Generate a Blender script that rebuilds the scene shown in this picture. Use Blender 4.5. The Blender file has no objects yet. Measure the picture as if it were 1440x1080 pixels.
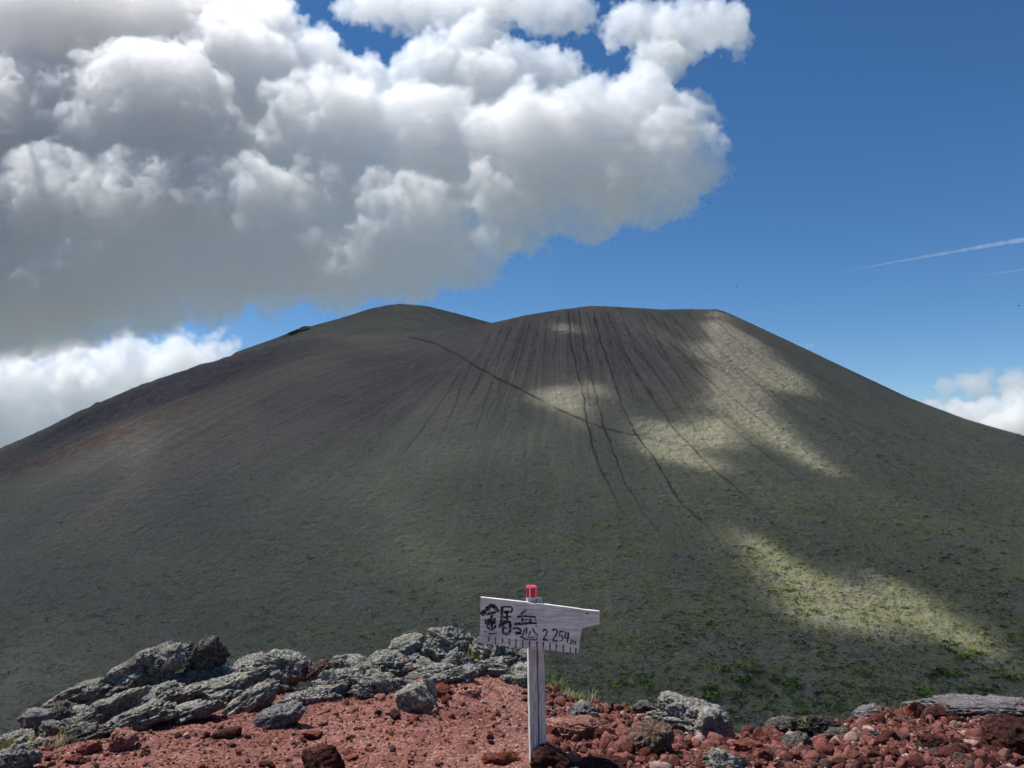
import bpy, bmesh, math, random
import numpy as np
from mathutils import Vector, Matrix
CLOUDS = True

S = bpy.context.scene
COL = S.collection
F = 1088.0
P = math.radians(5.8)
CAMZ = 1.6
cP, sP = math.cos(P), math.sin(P)

# ------------------------------------------------------------------ helpers
def ray(px, py):
    x = (px - 720) / F; z = (540 - py) / F
    return Vector((x, cP - z * sP, sP + z * cP))
def at(px, py, Y):
    r = ray(px, py)
    return Vector((0, 0, CAMZ)) + r * (Y / r.y)
def slope_of(px, py):
    """u = x/y and t = (z-cam)/y of the sight line"""
    r = ray(px, py); return r.x / r.y, r.z / r.y
def project(x, y, z):
    zc = (z - CAMZ)
    d = y * cP + zc * sP
    up = -y * sP + zc * cP
    return 720 + F * x / d, 540 - F * up / d

def tag(o, label=None, cat=None, group=None, kind=None):
    if label: o['label'] = label
    if cat: o['category'] = cat
    if group: o['group'] = group
    if kind: o['kind'] = kind
    return o
def link(name, data, parent=None):
    o = bpy.data.objects.new(name, data); COL.objects.link(o)
    if parent: o.parent = parent
    return o
def empty(name, loc):
    o = link(name, None); o.location = loc; return o
def mesh_np(name, verts, faces, mat=None, smooth=True):
    """faces: (n,k) int array"""
    me = bpy.data.meshes.new(name)
    verts = np.ascontiguousarray(verts, dtype=np.float32); faces = np.ascontiguousarray(faces, dtype=np.int32)
    k = faces.shape[1]
    me.vertices.add(len(verts)); me.vertices.foreach_set('co', verts.ravel())
    me.loops.add(faces.size); me.loops.foreach_set('vertex_index', faces.ravel())
    me.polygons.add(len(faces)); me.polygons.foreach_set('loop_start', np.arange(0, faces.size, k, dtype=np.int32))
    me.update(calc_edges=True)
    if smooth: me.polygons.foreach_set('use_smooth', np.ones(len(faces), dtype=bool))
    if mat: me.materials.append(mat)
    me.update()
    return me
def attr(me, name, vals):
    a = me.attributes.new(name, 'FLOAT', 'POINT'); a.data.foreach_set('value', np.ascontiguousarray(vals, dtype=np.float32))

# numpy noise ------------------------------------------------------
def _h(ix, iy, iz, seed):
    n = (ix.astype(np.int64) * 374761393 + iy.astype(np.int64) * 668265263 + iz.astype(np.int64) * 2147483647 * 3 + seed * 974634777) & 0xffffffff
    n = ((n ^ (n >> 13)) * 1274126177) & 0xffffffff
    n = ((n ^ (n >> 16)) * 2246822519) & 0xffffffff
    n = n ^ (n >> 15)
    return (n & 0xffffff) / float(0xffffff) * 2 - 1
def vnoise(x, y, z, seed=0):
    ix, iy, iz = np.floor(x), np.floor(y), np.floor(z)
    fx, fy, fz = x - ix, y - iy, z - iz
    fx, fy, fz = [f * f * f * (f * (f * 6 - 15) + 10) for f in (fx, fy, fz)]
    r = 0
    for a in (0, 1):
        wx = fx if a else 1 - fx
        for b in (0, 1):
            wy = fy if b else 1 - fy
            for c in (0, 1):
                wz = fz if c else 1 - fz
                r = r + _h(ix + a, iy + b, iz + c, seed) * wx * wy * wz
    return r
def fbm(x, y, z, oct=4, seed=0, gain=.5):
    r = 0; a = 1; s = 0
    for i in range(oct):
        r = r + a * vnoise(x, y, z, seed + i); s += a
        x, y, z = x * 2.03 + 7.1, y * 2.03 + 3.7, z * 2.03 + 1.3
        a *= gain
    return r / s
def ridged(x, y, z, oct=4, seed=0, gain=.5):
    r = 0; a = 1; s = 0
    for i in range(oct):
        r = r + a * (1 - np.abs(vnoise(x, y, z, seed + i)) * 2); s += a
        x, y, z = x * 2.03 + 7.1, y * 2.03 + 3.7, z * 2.03 + 1.3
        a *= gain
    return r / s
def sstep(a, b, x):
    t = np.clip((x - a) / (b - a), 0, 1); return t * t * (3 - 2 * t)

# node helpers ------------------------------------------------------
class NT:
    def __init__(s, name):
        s.m = bpy.data.materials.new(name); s.m.use_nodes = True
        s.t = s.m.node_tree; s.N = s.t.nodes; s.L = s.t.links
        s.b = s.N['Principled BSDF']
        s.b.inputs['Roughness'].default_value = .95
        s.b.inputs['Specular IOR Level'].default_value = .15
        s.co = s.N.new('ShaderNodeTexCoord').outputs['Object']
    def put(s, sock, v):
        if isinstance(v, (int, float)): sock.default_value = v
        elif isinstance(v, (tuple, list)): sock.default_value = tuple(v) + ((1,) if len(v) == 3 and len(sock.default_value) == 4 else ())
        else: s.L.new(v, sock)
    def math(s, op, a, b=None, c=None, clamp=False):
        x = s.N.new('ShaderNodeMath'); x.operation = op; x.use_clamp = clamp
        for i, q in enumerate((a, b, c)):
            if q is not None: s.put(x.inputs[i], q)
        return x.outputs[0]
    def vec(s, op, a, b):
        x = s.N.new('ShaderNodeVectorMath'); x.operation = op; s.put(x.inputs[0], a); s.put(x.inputs[1], b); return x.outputs[0]
    def noise(s, scale, det=4, rough=.55, co=None, dist=0, color=False):
        x = s.N.new('ShaderNodeTexNoise'); s.L.new(co or s.co, x.inputs['Vector'])
        x.inputs['Scale'].default_value = scale; x.inputs['Detail'].default_value = det; x.inputs['Roughness'].default_value = rough; x.inputs['Distortion'].default_value = dist
        return x.outputs['Color' if color else 0]
    def vor(s, scale, co=None, feature='F1', out='Distance', rand=1):
        x = s.N.new('ShaderNodeTexVoronoi'); x.feature = feature; s.L.new(co or s.co, x.inputs['Vector']); x.inputs['Scale'].default_value = scale; x.inputs['Randomness'].default_value = rand
        return x.outputs[out]
    def rng(s, v, a, b, c=0., d=1.):
        x = s.N.new('ShaderNodeMapRange'); s.L.new(v, x.inputs[0]); x.interpolation_type = 'SMOOTHSTEP'
        for i, q in enumerate((a, b, c, d)): x.inputs[i + 1].default_value = q
        return x.outputs[0]
    def mix(s, f, a, b, mode='MIX'):
        x = s.N.new('ShaderNodeMix'); x.data_type = 'RGBA'; x.blend_type = mode
        s.put(x.inputs[0], f); s.put(x.inputs[6], a); s.put(x.inputs[7], b); return x.outputs[2]
    def attr(s, n):
        x = s.N.new('ShaderNodeAttribute'); x.attribute_name = n; return x.outputs['Fac']
    def bump(s, h, strength, dist, normal=None):
        x = s.N.new('ShaderNodeBump'); s.L.new(h, x.inputs['Height']); x.inputs['Strength'].default_value = strength; x.inputs['Distance'].default_value = dist
        if normal is not None: s.L.new(normal, x.inputs['Normal'])
        return x.outputs[0]
    def rnd(s):
        return s.N.new('ShaderNodeObjectInfo').outputs['Random']
    def out(s, col, nrm=None):
        s.put(s.b.inputs['Base Color'], col)
        if nrm is not None: s.L.new(nrm, s.b.inputs['Normal'])
        return s.m

# ------------------------------------------------------------------ camera, sky, sun
cam = bpy.data.cameras.new('camera'); co = link('camera', cam)
co.location = (0, 0, CAMZ); co.rotation_euler = (math.pi / 2 + P, 0, 0)
cam.lens = 27.2; cam.sensor_width = 36; cam.clip_end = 90000; cam.clip_start = .05
S.camera = co
SUN = Vector((-0.42, 0.16, 0.89)).normalized()
w = bpy.data.worlds.new("World"); S.world = w; w.use_nodes = True
n = w.node_tree.nodes; bg = n['Background']; sk = n.new('ShaderNodeTexSky'); sk.sky_type = 'NISHITA'; sk.sun_disc = False
sk.sun_elevation = math.asin(SUN.z); sk.sun_rotation = math.atan2(SUN.x, SUN.y)
sk.altitude = 2300; sk.air_density = 1.0; sk.dust_density = 0.0; sk.ozone_density = 3.0
hs = n.new('ShaderNodeHueSaturation'); hs.inputs['Saturation'].default_value = 1.22; hs.inputs['Value'].default_value = 0.95
w.node_tree.links.new(sk.outputs[0], hs.inputs['Color']); w.node_tree.links.new(hs.outputs[0], bg.inputs[0]); bg.inputs[1].default_value = 0.085
l = bpy.data.lights.new('sun', 'SUN'); l.energy = 4.6; l.angle = math.radians(.55); l.color = (1, .965, .91)
lo = link('sun', l); lo.rotation_euler = SUN.to_track_quat('Z', 'Y').to_euler()
S.view_settings.view_transform = 'Standard'; S.view_settings.look = 'None'; S.view_settings.exposure = 0.45
c = S.cycles
c.volume_bounces = 11; c.max_bounces = 14; c.diffuse_bounces = 3; c.transparent_max_bounces = 8
c.volume_step_rate = 2; c.use_denoising = True
c.use_adaptive_sampling = True; c.adaptive_threshold = 0.04; c.time_limit = 1000; c.adaptive_min_samples = 16
w.cycles.sampling_method = 'NONE'

# ------------------------------------------------------------------ the mountain
SKY = [(-900, 800), (-300, 720), (0, 630), (60, 605), (110, 579), (138, 567), (200, 541), (250, 523), (300, 505), (340, 492), (380, 478), (420, 463), (450, 455), (480, 447), (520, 434), (545, 429), (562, 427),
       (600, 430), (640, 440), (670, 448), (692, 454), (740, 443), (790, 435), (830, 430), (850, 430.5), (880, 432), (930, 435), (970, 434.5), (1010, 435), (1022, 439), (1040, 447),
       (1100, 475), (1180, 513), (1280, 560), (1360, 590), (1440, 613), (1700, 690), (2300, 830)]
FRONT = [(-900, 800), (-300, 720), (0, 630), (60, 605), (110, 579), (138, 567), (200, 541), (250, 524), (300, 508), (340, 497), (380, 487), (420, 478), (460, 473), (500, 470), (560, 469), (600, 467), (650, 460), (692, 454)]
FRONT += [p for p in SKY if p[0] > 692]
def tan_curve(pts):
    u, t = zip(*[slope_of(*p) for p in pts]); return np.array(u), np.array(t)
uS, tS = tan_curve(SKY); uF, tF = tan_curve(FRONT)
CX, CY, AX = 95.0, 1680.0, 1.18
NU = 1500
uu = np.concatenate([np.linspace(-2.2, -.78, 60, endpoint=False), np.linspace(-.78, .78, NU), np.linspace(.78, 2.2, 61)[1:]])
yy = np.concatenate([np.linspace(150, 520, 40, endpoint=False), np.linspace(520, 1480, 560, endpoint=False), np.linspace(1480, 2500, 150, endpoint=False), np.geomspace(2500, 40000, 40)])
U, Yg = np.meshgrid(uu, yy)          # rows = y
X = U * Yg
def cone(x, y):
    q = np.sqrt(((x - CX) / AX) ** 2 + (y - CY) ** 2)
    RIM, H = 290.0, 288.0
    s = (q - RIM) / 800.0
    out_ = H - 800 * (.74 * s - .13 * s * s)
    inn = H - (RIM - q) * .55
    z = np.where(q > RIM, out_, inn)
    fl = -212.0
    z = np.where(s > 1.6, fl, z)
    z = fl + np.logaddexp(0, (z - fl) / 14.0) * 14.0        # soft foot
    return z, q
Z, Q = cone(X, Yg)
# lift the front surface so that its crest is where the photograph has it
sel = (Yg > 900) & (Yg < 2100)
T = np.where(sel, (Z - CAMZ) / Yg, -9)
crest = T.argmax(axis=0); t0 = T.max(axis=0); yc = yy[crest]
ker = np.hanning(31); ker /= ker.sum()
t0s = np.convolve(np.pad(t0, 15, 'edge'), ker, 'valid')
ycs = np.convolve(np.pad(yc, 15, 'edge'), ker, 'valid')
d = np.interp(uu, uF, tF) - t0
for sg in (-1, 1):          # outside the measured part the cone simply goes on
    k_ = int(np.argmin(np.abs(uu - sg * .69))); out_s = (uu * sg) > .69
    d[out_s] = d[k_]; ycs[out_s] = ycs[k_]
wgt = sstep(560, 1, 0) * 0 + sstep(0, 1, (Yg - 560) / (ycs[None, :] - 560))
Z = Z + d[None, :] * Yg * wgt
# behind the crest: let it fall away
beh = np.clip(Yg - ycs[None, :], 0, None)
Z = Z - np.where(beh > 0, beh * .10 + beh ** 2 * .0006 * (beh < 400), 0) * (beh > 0)
# back peak
yb = 2120.0
tB = np.interp(uu, uS, tS)
selb = (uu > slope_of(395, 460)[0]) & (uu < slope_of(720, 460)[0])
fade = np.clip(np.minimum((uu - slope_of(225, 460)[0]) / .10, (slope_of(735, 460)[0] - uu) / .03), 0, 1)
crB = CAMZ + tB * yb
B = crB[None, :] - np.abs(Yg - yb) * .42 - 6 * (1 - np.exp(-np.abs(Yg - yb) / 30)) * 0
B = np.where(fade[None, :] > 0, B - (1 - fade[None, :]) * 110, -999)
Z = np.maximum(Z, B)
far = sstep(2300, 6000, Yg)
Z = Z * (1 - far) + (-700 - 250 * sstep(5000, 30000, Yg)) * far
# relief: gullies running down the cone, small roughness
PHI = np.arctan2((X - CX) / AX, -(Yg - CY))
PXm, PYm = project(X, Yg, Z)
vis = (Yg < ycs[None, :] + 25) & (Yg > 500)
def fbm2(a, b, oct, seed, gain=.5): return fbm(a, b, np.zeros_like(a) + seed * 1.37, oct, seed, gain)
wob = fbm2(Q / 160, PHI * 6, 3, 5) * .02
st = ridged(((PHI + wob) * 95), Q / 420., np.zeros_like(Q), 3, 11, .6)          # radial grooves
st2 = ridged(((PHI + wob * 1.4) * 300), Q / 150., np.zeros_like(Q) + 3, 2, 23, .6)
upper = sstep(-120, 150, Z)
streak = np.clip(st * .7 + st2 * .5, -1, 1.5)
rough = fbm(X / 9., Yg / 9., Z / 9., 3, 41)
# traced gullies and trail, stamped on the slope; gully shade is partly put into the colour
img = np.zeros((1080, 1440), np.float32)
def stamp(pts, wd, st_, jitter=1.25, seed=0, fade_end=True):
    pts = np.array(pts, float); seg = np.hypot(*np.diff(pts, axis=0).T); cum = np.concatenate([[0], np.cumsum(seg)])
    n_ = int(cum[-1] / .5); s_ = np.linspace(0, cum[-1], n_)
    x_ = np.interp(s_, cum, pts[:, 0]) + vnoise(s_ / 9., s_ * 0 + seed, s_ * 0, 77) * jitter + vnoise(s_ / 3., s_ * 0 + seed, s_ * 0, 78) * jitter * .35
    y_ = np.interp(s_, cum, pts[:, 1]) + vnoise(s_ / 9., s_ * 0 + seed + 9, s_ * 0, 79) * jitter * .4
    a_ = st_ * (.8 + .35 * vnoise(s_ / 14., s_ * 0 + seed, s_ * 0, 80))
    if fade_end: a_ = a_ * np.clip((1 - s_ / cum[-1]) / .35, 0, 1) ** .7
    for xx, y2, aa in zip(x_, y_, a_):
        x0, y0 = int(xx) - 2, int(y2) - 2
        if x0 < 0 or y0 < 0 or x0 + 6 > 1440 or y0 + 6 > 1080: continue
        gx = np.exp(-((np.arange(x0, x0 + 6) + .5 - xx) ** 2) / (2 * wd * wd)); gy = np.exp(-((np.arange(y0, y0 + 6) + .5 - y2) ** 2) / (2 * wd * wd))
        img[y0:y0 + 6, x0:x0 + 6] = np.maximum(img[y0:y0 + 6, x0:x0 + 6], aa * gy[:, None] * gx[None, :])
rgs = random.Random(21)
G = [[(800, 437), (803, 480), (812, 520), (820, 550), (826, 590), (832, 620), (845, 660), (870, 710), (890, 740)],
     [(815, 437), (820, 480), (832, 530), (842, 570), (850, 600), (865, 640), (880, 680), (905, 720), (940, 765)],
     [(835, 437), (845, 480), (860, 520), (875, 570), (895, 610), (920, 645), (935, 670), (960, 710), (1000, 745), (1030, 800)],
     [(855, 440), (875, 490), (900, 530), (925, 570), (950, 605), (980, 635), (1010, 665), (1040, 690), (1080, 730), (1120, 770)],
     [(872, 440), (897, 490), (930, 535), (960, 580), (985, 612), (1012, 650)],
     [(895, 440), (930, 500), (970, 550), (1000, 580), (1040, 610), (1090, 650), (1130, 680), (1170, 720)],
     [(915, 440), (950, 490), (990, 530), (1030, 560), (1080, 600), (1130, 650)],
     [(940, 440), (990, 495), (1040, 540), (1090, 590), (1140, 640)],
     [(965, 440), (1020, 500), (1070, 545), (1120, 590)], [(1000, 445), (1050, 490), (1100, 530)],
     [(745, 455), (735, 490), (725, 530), (712, 570), (705, 620)], [(770, 450), (765, 500), (760, 540)],
     [(720, 460), (700, 510), (685, 560), (672, 600), (650, 650)], [(690, 470), (660, 520), (640, 570), (610, 640)],
     [(786, 445), (782, 480), (775, 520)], [(650, 520), (625, 560), (590, 610), (550, 660)], [(806, 440), (812, 490), (818, 530)],
     [(826, 440), (838, 490), (850, 530)], [(845, 440), (860, 480), (885, 530), (905, 570)]]
for i, g in enumerate(G):
    stamp(g, .72 if i < 4 else .6, [.95, .95, .9, .85][i] if i < 4 else .6, seed=i * 3.3)
for i in range(46):
    a0 = rgs.uniform(690, 1005); k0 = (a0 - 800) / 200.
    ln = rgs.uniform(30, 150); pts_ = [(a0 + k0 * q * .9 + k0 * q * q * .0012, (434 if a0 > 780 else 434 + (780 - a0) * .2) + 4 + q) for q in np.linspace(rgs.uniform(0, 30), ln + 30, 6)]
    stamp(pts_, .6, rgs.uniform(.25, .55), seed=200 + i)
stamp([(575, 474), (610, 482), (650, 503), (690, 527), (740, 552), (790, 578), (822, 592), (850, 603), (890, 611), (935, 622), (990, 628)], .85, .9, 1.0, 50)
ix = np.clip(PXm, 0, 1438.9); iy = np.clip(PYm, 0, 1078.9); i0 = ix.astype(int); j0 = iy.astype(int); fx = ix - i0; fy = iy - j0
gul = (img[j0, i0] * (1 - fx) * (1 - fy) + img[j0, i0 + 1] * fx * (1 - fy) + img[j0 + 1, i0] * (1 - fx) * fy + img[j0 + 1, i0 + 1] * fx * fy) * vis
def blob(cx, cy, rx, ry, rot=0):
    a = math.radians(rot); dx, dy = PXm - cx, PYm - cy
    p = (dx * math.cos(a) + dy * math.sin(a)) / rx; q = (-dx * math.sin(a) + dy * math.cos(a)) / ry
    return np.exp(-(p * p + q * q)) * vis
red = 1.0 * blob(60, 645, 190, 12, -20) + .4 * blob(230, 590, 170, 14, -22) + .25 * blob(1080, 470, 60, 12, 25)
purp = blob(540, 535, 230, 60, -20) + .8 * blob(900, 490, 90, 60, 20) + .6 * blob(120, 720, 250, 80, -20) + .5 * blob(740, 490, 80, 45)
green = sstep(300, 1250, PXm + (PYm - 600) * .8) * sstep(430, 800, PYm) + .3 * sstep(560, 900, PYm)
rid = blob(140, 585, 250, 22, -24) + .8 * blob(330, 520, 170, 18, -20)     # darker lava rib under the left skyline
nat = (Yg < 2600)
Z = Z - nat * (np.clip(.5 - st, -.6, 1.2) * .42 * (.25 + upper) + rough * .55) + nat * 0
Z = Z - gul * 1.1 + rid * fbm(X / 14., Yg / 14., Z / 14., 3, 61) * 4.5
V = np.stack([X, Yg, Z], -1).reshape(-1, 3)
nr, nc = U.shape
ii = np.arange(nr * nc).reshape(nr, nc)
FC = np.stack([ii[:-1, :-1], ii[:-1, 1:], ii[1:, 1:], ii[1:, :-1]], -1).reshape(-1, 4)

def mountain_mat():
    t = NT('volcanic_scree')
    gl, stv, rd, pu, gr, ri = [t.attr(k) for k in ('gully', 'streak', 'red', 'purple', 'green', 'rib')]
    c0 = t.mix(t.noise(.012, 5, .6), (.176, .168, .126), (.250, .242, .184))
    c0 = t.mix(t.math('MULTIPLY', pu, .8, clamp=True), c0, (.168, .140, .138))
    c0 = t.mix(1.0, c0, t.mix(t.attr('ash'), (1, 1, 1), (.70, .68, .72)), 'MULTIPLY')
    gn = t.math('MULTIPLY', gr, t.rng(t.noise(.03, 5, .65), .32, .62), clamp=True)
    c0 = t.mix(t.math('MULTIPLY', gn, .85), c0, (.205, .208, .108))
    c0 = t.mix(t.math('MULTIPLY', rd, t.rng(t.noise(.06, 4), .3, .6), clamp=True), c0, (.16, .095, .075))
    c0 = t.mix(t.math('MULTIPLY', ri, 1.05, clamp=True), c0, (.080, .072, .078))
    fine = t.noise(1.1, 5, .75)
    c0 = t.mix(1.0, c0, t.mix(t.rng(fine, .32, .68), (.58, .58, .58), (1.45, 1.45, 1.45)), 'MULTIPLY')
    c0 = t.mix(1.0, c0, t.mix(t.rng(stv, -.2, 1.1), (.78, .78, .78), (1.15, 1.15, 1.14)), 'MULTIPLY')
    # small dark tufts and stones, pale pebbles
    v = t.vor(.32); vc = t.vor(.32, out='Color')
    sp = t.N.new('ShaderNodeSeparateColor'); t.L.new(vc, sp.inputs[0])
    dots = t.math('MULTIPLY', t.rng(v, .25, .10), t.math('GREATER_THAN', sp.outputs[0], .72))
    c0 = t.mix(t.math('MULTIPLY', dots, .85), c0, (.035, .045, .02))
    pal = t.math('MULTIPLY', t.rng(v, .16, .08), t.math('LESS_THAN', sp.outputs[0], .025))
    c0 = t.mix(pal, c0, (.34, .33, .30))
    c0 = t.mix(t.math('MULTIPLY', gl, 1.3, clamp=True), c0, (.034, .031, .030))  # dark gully tone, partly shade put into colour where carved relief shades weakly
    nb = t.bump(fine, .8, .9, t.bump(t.noise(.1, 4, .6), 1., 7))
    return t.out(c0, nb)
MM = mountain_mat()
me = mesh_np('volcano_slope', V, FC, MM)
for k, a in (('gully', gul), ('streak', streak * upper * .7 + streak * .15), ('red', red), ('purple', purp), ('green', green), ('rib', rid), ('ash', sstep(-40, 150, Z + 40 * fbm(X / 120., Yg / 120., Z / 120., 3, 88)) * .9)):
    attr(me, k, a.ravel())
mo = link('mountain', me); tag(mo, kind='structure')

def slope_at(px, py):
    """point of the mountain mesh seen at a pixel"""
    u, t = slope_of(px, py)
    j = int(np.argmin(np.abs(uu - u)))
    col = (Z[:, j] - CAMZ) / yy
    k = np.nonzero((col >= t) & (yy > 500))[0]
    if len(k) == 0: return None
    k = k[0]; y_ = yy[k]
    if k > 0:
        a = col[k - 1]; b = col[k]; y_ = yy[k - 1] + (yy[k] - yy[k - 1]) * (t - a) / (b - a + 1e-9)
    return Vector((u * y_, y_, CAMZ + t * y_))

# ------------------------------------------------------------------ the rim we stand on
CR = [(-700, 1090, 6.0), (-200, 1066, 6.0), (0, 1045, 6.2), (100, 1012, 6.4), (200, 990, 6.6), (300, 975, 6.8), (400, 968, 6.9), (500, 958, 7.0), (600, 940, 7.1), (650, 930, 7.1), (700, 938, 7.0), (760, 955, 6.9), (800, 980, 6.6), (850, 992, 6.4),
      (900, 1005, 6.3), (960, 1022, 6.2), (1040, 1038, 6.1), (1100, 1040, 6.1), (1160, 1028, 6.2), (1220, 1008, 6.3), (1300, 998, 6.5), (1440, 998, 6.6), (1700, 1010, 6.6), (2300, 1060, 6.6)]
cu = np.array([slope_of(a, b)[0] for a, b, y_ in CR]); ct = np.array([slope_of(a, b)[1] for a, b, y_ in CR]); cy_ = np.array([y_ for a, b, y_ in CR])
uN, tN = slope_of(720, 1080)
def ground_z(u, y, detail=True):
    u = np.asarray(u, float); y = np.asarray(y, float)
    yc_ = np.interp(u, cu, cy_); zc_ = CAMZ + np.interp(u, cu, ct) * yc_
    zn = CAMZ + tN * 4.0 - .05 * np.abs(u) - .02
    f = (y - 4.0) / (yc_ - 4.0)
    z = zn + (zc_ - zn) * np.where(f < 0, f * .3, f)
    z = z + .05 * np.sin(np.clip(f, 0, 1) * math.pi) * 0
    over = np.clip(y - yc_, 0, None)
    z = np.where(f > 1, zc_ - .25 * over - .35 * np.clip(over, 0, 1.2) ** 2 - .55 * np.clip(over - 1.2, 0, None), z)
    if detail:
        x = u * y
        near = 1 - sstep(12, 30, y)
        z = z + near * (fbm(x * .9, y * .9, y * 0, 3, 101) * .07 + fbm(x * 5, y * 5, y * 0, 4, 105, .6) * .028)
        z = z + near * ridged(x * 14, y * 14, y * 0, 3, 109) * .010
        z = z + (1 - near) * fbm(x * .05, y * .05, y * 0, 4, 113) * np.clip(over - 20, 0, 90) * .15
    return z
gu = np.concatenate([np.linspace(-3.5, -.85, 60, endpoint=False), np.linspace(-.85, .85, 620), np.linspace(.85, 3.5, 61)[1:]])
gy = np.concatenate([np.linspace(.35, 3.4, 60, endpoint=False), np.linspace(3.4, 8.0, 340, endpoint=False), np.geomspace(8, 460, 60)])
GU, GY = np.meshgrid(gu, gy)
GZ = ground_z(GU, GY)
# keep the lowest part of the fall under the basin floor
V2 = np.stack([GU * GY, GY, GZ], -1).reshape(-1, 3)
nr, nc = GU.shape; ii = np.arange(nr * nc).reshape(nr, nc)
F2 = np.stack([ii[:-1, :-1], ii[:-1, 1:], ii[1:, 1:], ii[1:, :-1]], -1).reshape(-1, 4)
def soil_mat():
    t = NT('red_scoria_soil')
    a = t.noise(1.1, 6, .6); b = t.noise(9, 6, .7); d_ = t.noise(60, 4, .7)
    c0 = t.mix(t.rng(a, .3, .7), (.150, .062, .049), (.250, .122, .100))
    c0 = t.mix(t.rng(b, .35, .75), c0, (.125, .042, .034))
    c0 = t.mix(1.0, c0, t.mix(t.rng(d_, .3, .7), (.45, .45, .45), (1.6, 1.57, 1.55)), 'MULTIPLY')
    v = t.vor(42); vc = t.vor(42, out='Color'); sp = t.N.new('ShaderNodeSeparateColor'); t.L.new(vc, sp.inputs[0])
    c0 = t.mix(t.math('MULTIPLY', t.rng(v, .42, .30), t.math('GREATER_THAN', sp.outputs[0], .80)), c0, (.32, .19, .16))
    h = t.math('ADD', t.math('MULTIPLY', d_, .4), t.math('SUBTRACT', 1.0, t.vor(30)))
    return t.out(c0, t.bump(h, .8, .02, t.bump(b, .6, .05)))
go_ = link('ground', mesh_np('rim_ground', V2, F2, soil_mat())); tag(go_, kind='structure')
# skirt behind the viewer so that the rim goes on
bx, by = np.meshgrid(np.linspace(-60, 60, 121), np.linspace(-60, .36, 90))
ub = np.clip(bx / .36, -3.4, 3.4)
bz = ground_z(np.zeros_like(bx), np.full_like(bx, .35), False) - .02 + fbm(bx * .4, by * .4, by * 0, 4, 131) * .12 * sstep(1.3, 4, np.hypot(bx, by)) - .012 * bx ** 2 * sstep(2, 10, np.abs(bx))
nr, nc = bx.shape; ii = np.arange(nr * nc).reshape(nr, nc)
F3 = np.stack([ii[:-1, :-1], ii[:-1, 1:], ii[1:, 1:], ii[1:, :-1]], -1).reshape(-1, 4)
tag(link('terrain', mesh_np('rim_behind', np.stack([bx, by, bz], -1).reshape(-1, 3), F3, soil_mat())), kind='structure')

def ground_hit(px, py):
    """point on the rim ground seen at a pixel; clamps to the crest"""
    u, t = slope_of(px, py)
    ys = np.linspace(2.6, float(np.interp(u, cu, cy_)), 260)
    tt = (ground_z(np.full_like(ys, u), ys) - CAMZ) / ys
    k = np.nonzero(tt >= t)[0]
    y_ = ys[k[0]] if len(k) else ys[-1]
    return Vector((u * y_, y_, float(ground_z(u, y_))))

# ------------------------------------------------------------------ rocks
def ico(sub):
    bm = bmesh.new(); bmesh.ops.create_icosphere(bm, subdivisions=sub, radius=1)
    v = np.array([q.co[:] for q in bm.verts]); f = np.array([[q.index for q in p.verts] for p in bm.faces]); bm.free()
    return v, f
ICO = {k: ico(k) for k in (1, 2, 3, 4, 5, 6)}
def rock_shape(sub, seed, kind='lava'):
    v, f = ICO[sub]; v = v.copy(); rg = np.random.RandomState(seed)
    # chop with planes to get facets
    for k in range({'lava': 9, 'red': 11, 'slab': 8, 'round': 5}[kind]):
        nrm = rg.normal(size=3); nrm /= np.linalg.norm(nrm); dd = rg.uniform(.5, .85) if kind != 'red' else rg.uniform(.42, .75)
        s_ = v @ nrm; over = np.clip(s_ - dd, 0, None); v = v - over[:, None] * nrm * (.88 if kind != 'red' else .97)
    o = rg.uniform(-50, 50, 3)
    nrm = v / np.linalg.norm(v, axis=1)[:, None]
    a, b, c_ = (v + o).T
    big = fbm(a * 1.5, b * 1.5, c_ * 1.5, 2, seed)
    if kind == 'lava':
        dsp = big * .32 + ridged(a * 2.6, b * 2.6, c_ * 2.6, 4, seed + 9, .6) * .17
        if sub > 4: dsp = dsp + ridged(a * 8, b * 8, c_ * 8, 2, seed + 30, .6) * .085 + fbm(a * 21, b * 21, c_ * 21, 2, seed + 40, .6) * .05
    elif kind == 'slab':
        dsp = big * .26 + ridged(a * 2.6, b * 2.6, c_ * 2.9, 4, seed + 9, .6) * .17 + fbm(a * 17, b * 17, c_ * 17, 3, seed + 30, .65) * .07
    elif kind == 'round':
        dsp = big * .18 + fbm(a * 5, b * 5, c_ * 5, 4, seed + 9, .6) * .14
    else:
        dsp = big * .16 + fbm(a * 5, b * 5, c_ * 5, 4, seed + 9, .65) * .13
    if kind in ('lava', 'slab'): dsp = dsp - (1 - sstep(0, .10, np.abs(fbm(a * 1.9 + 5, b * 1.9, c_ * 1.9, 3, seed + 70)))) * .13
    v = v + nrm * dsp[:, None]
    ext = (v.max(0) - v.min(0)) / 2; mid = (v.max(0) + v.min(0)) / 2
    return (v - mid) / ext, f

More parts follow.
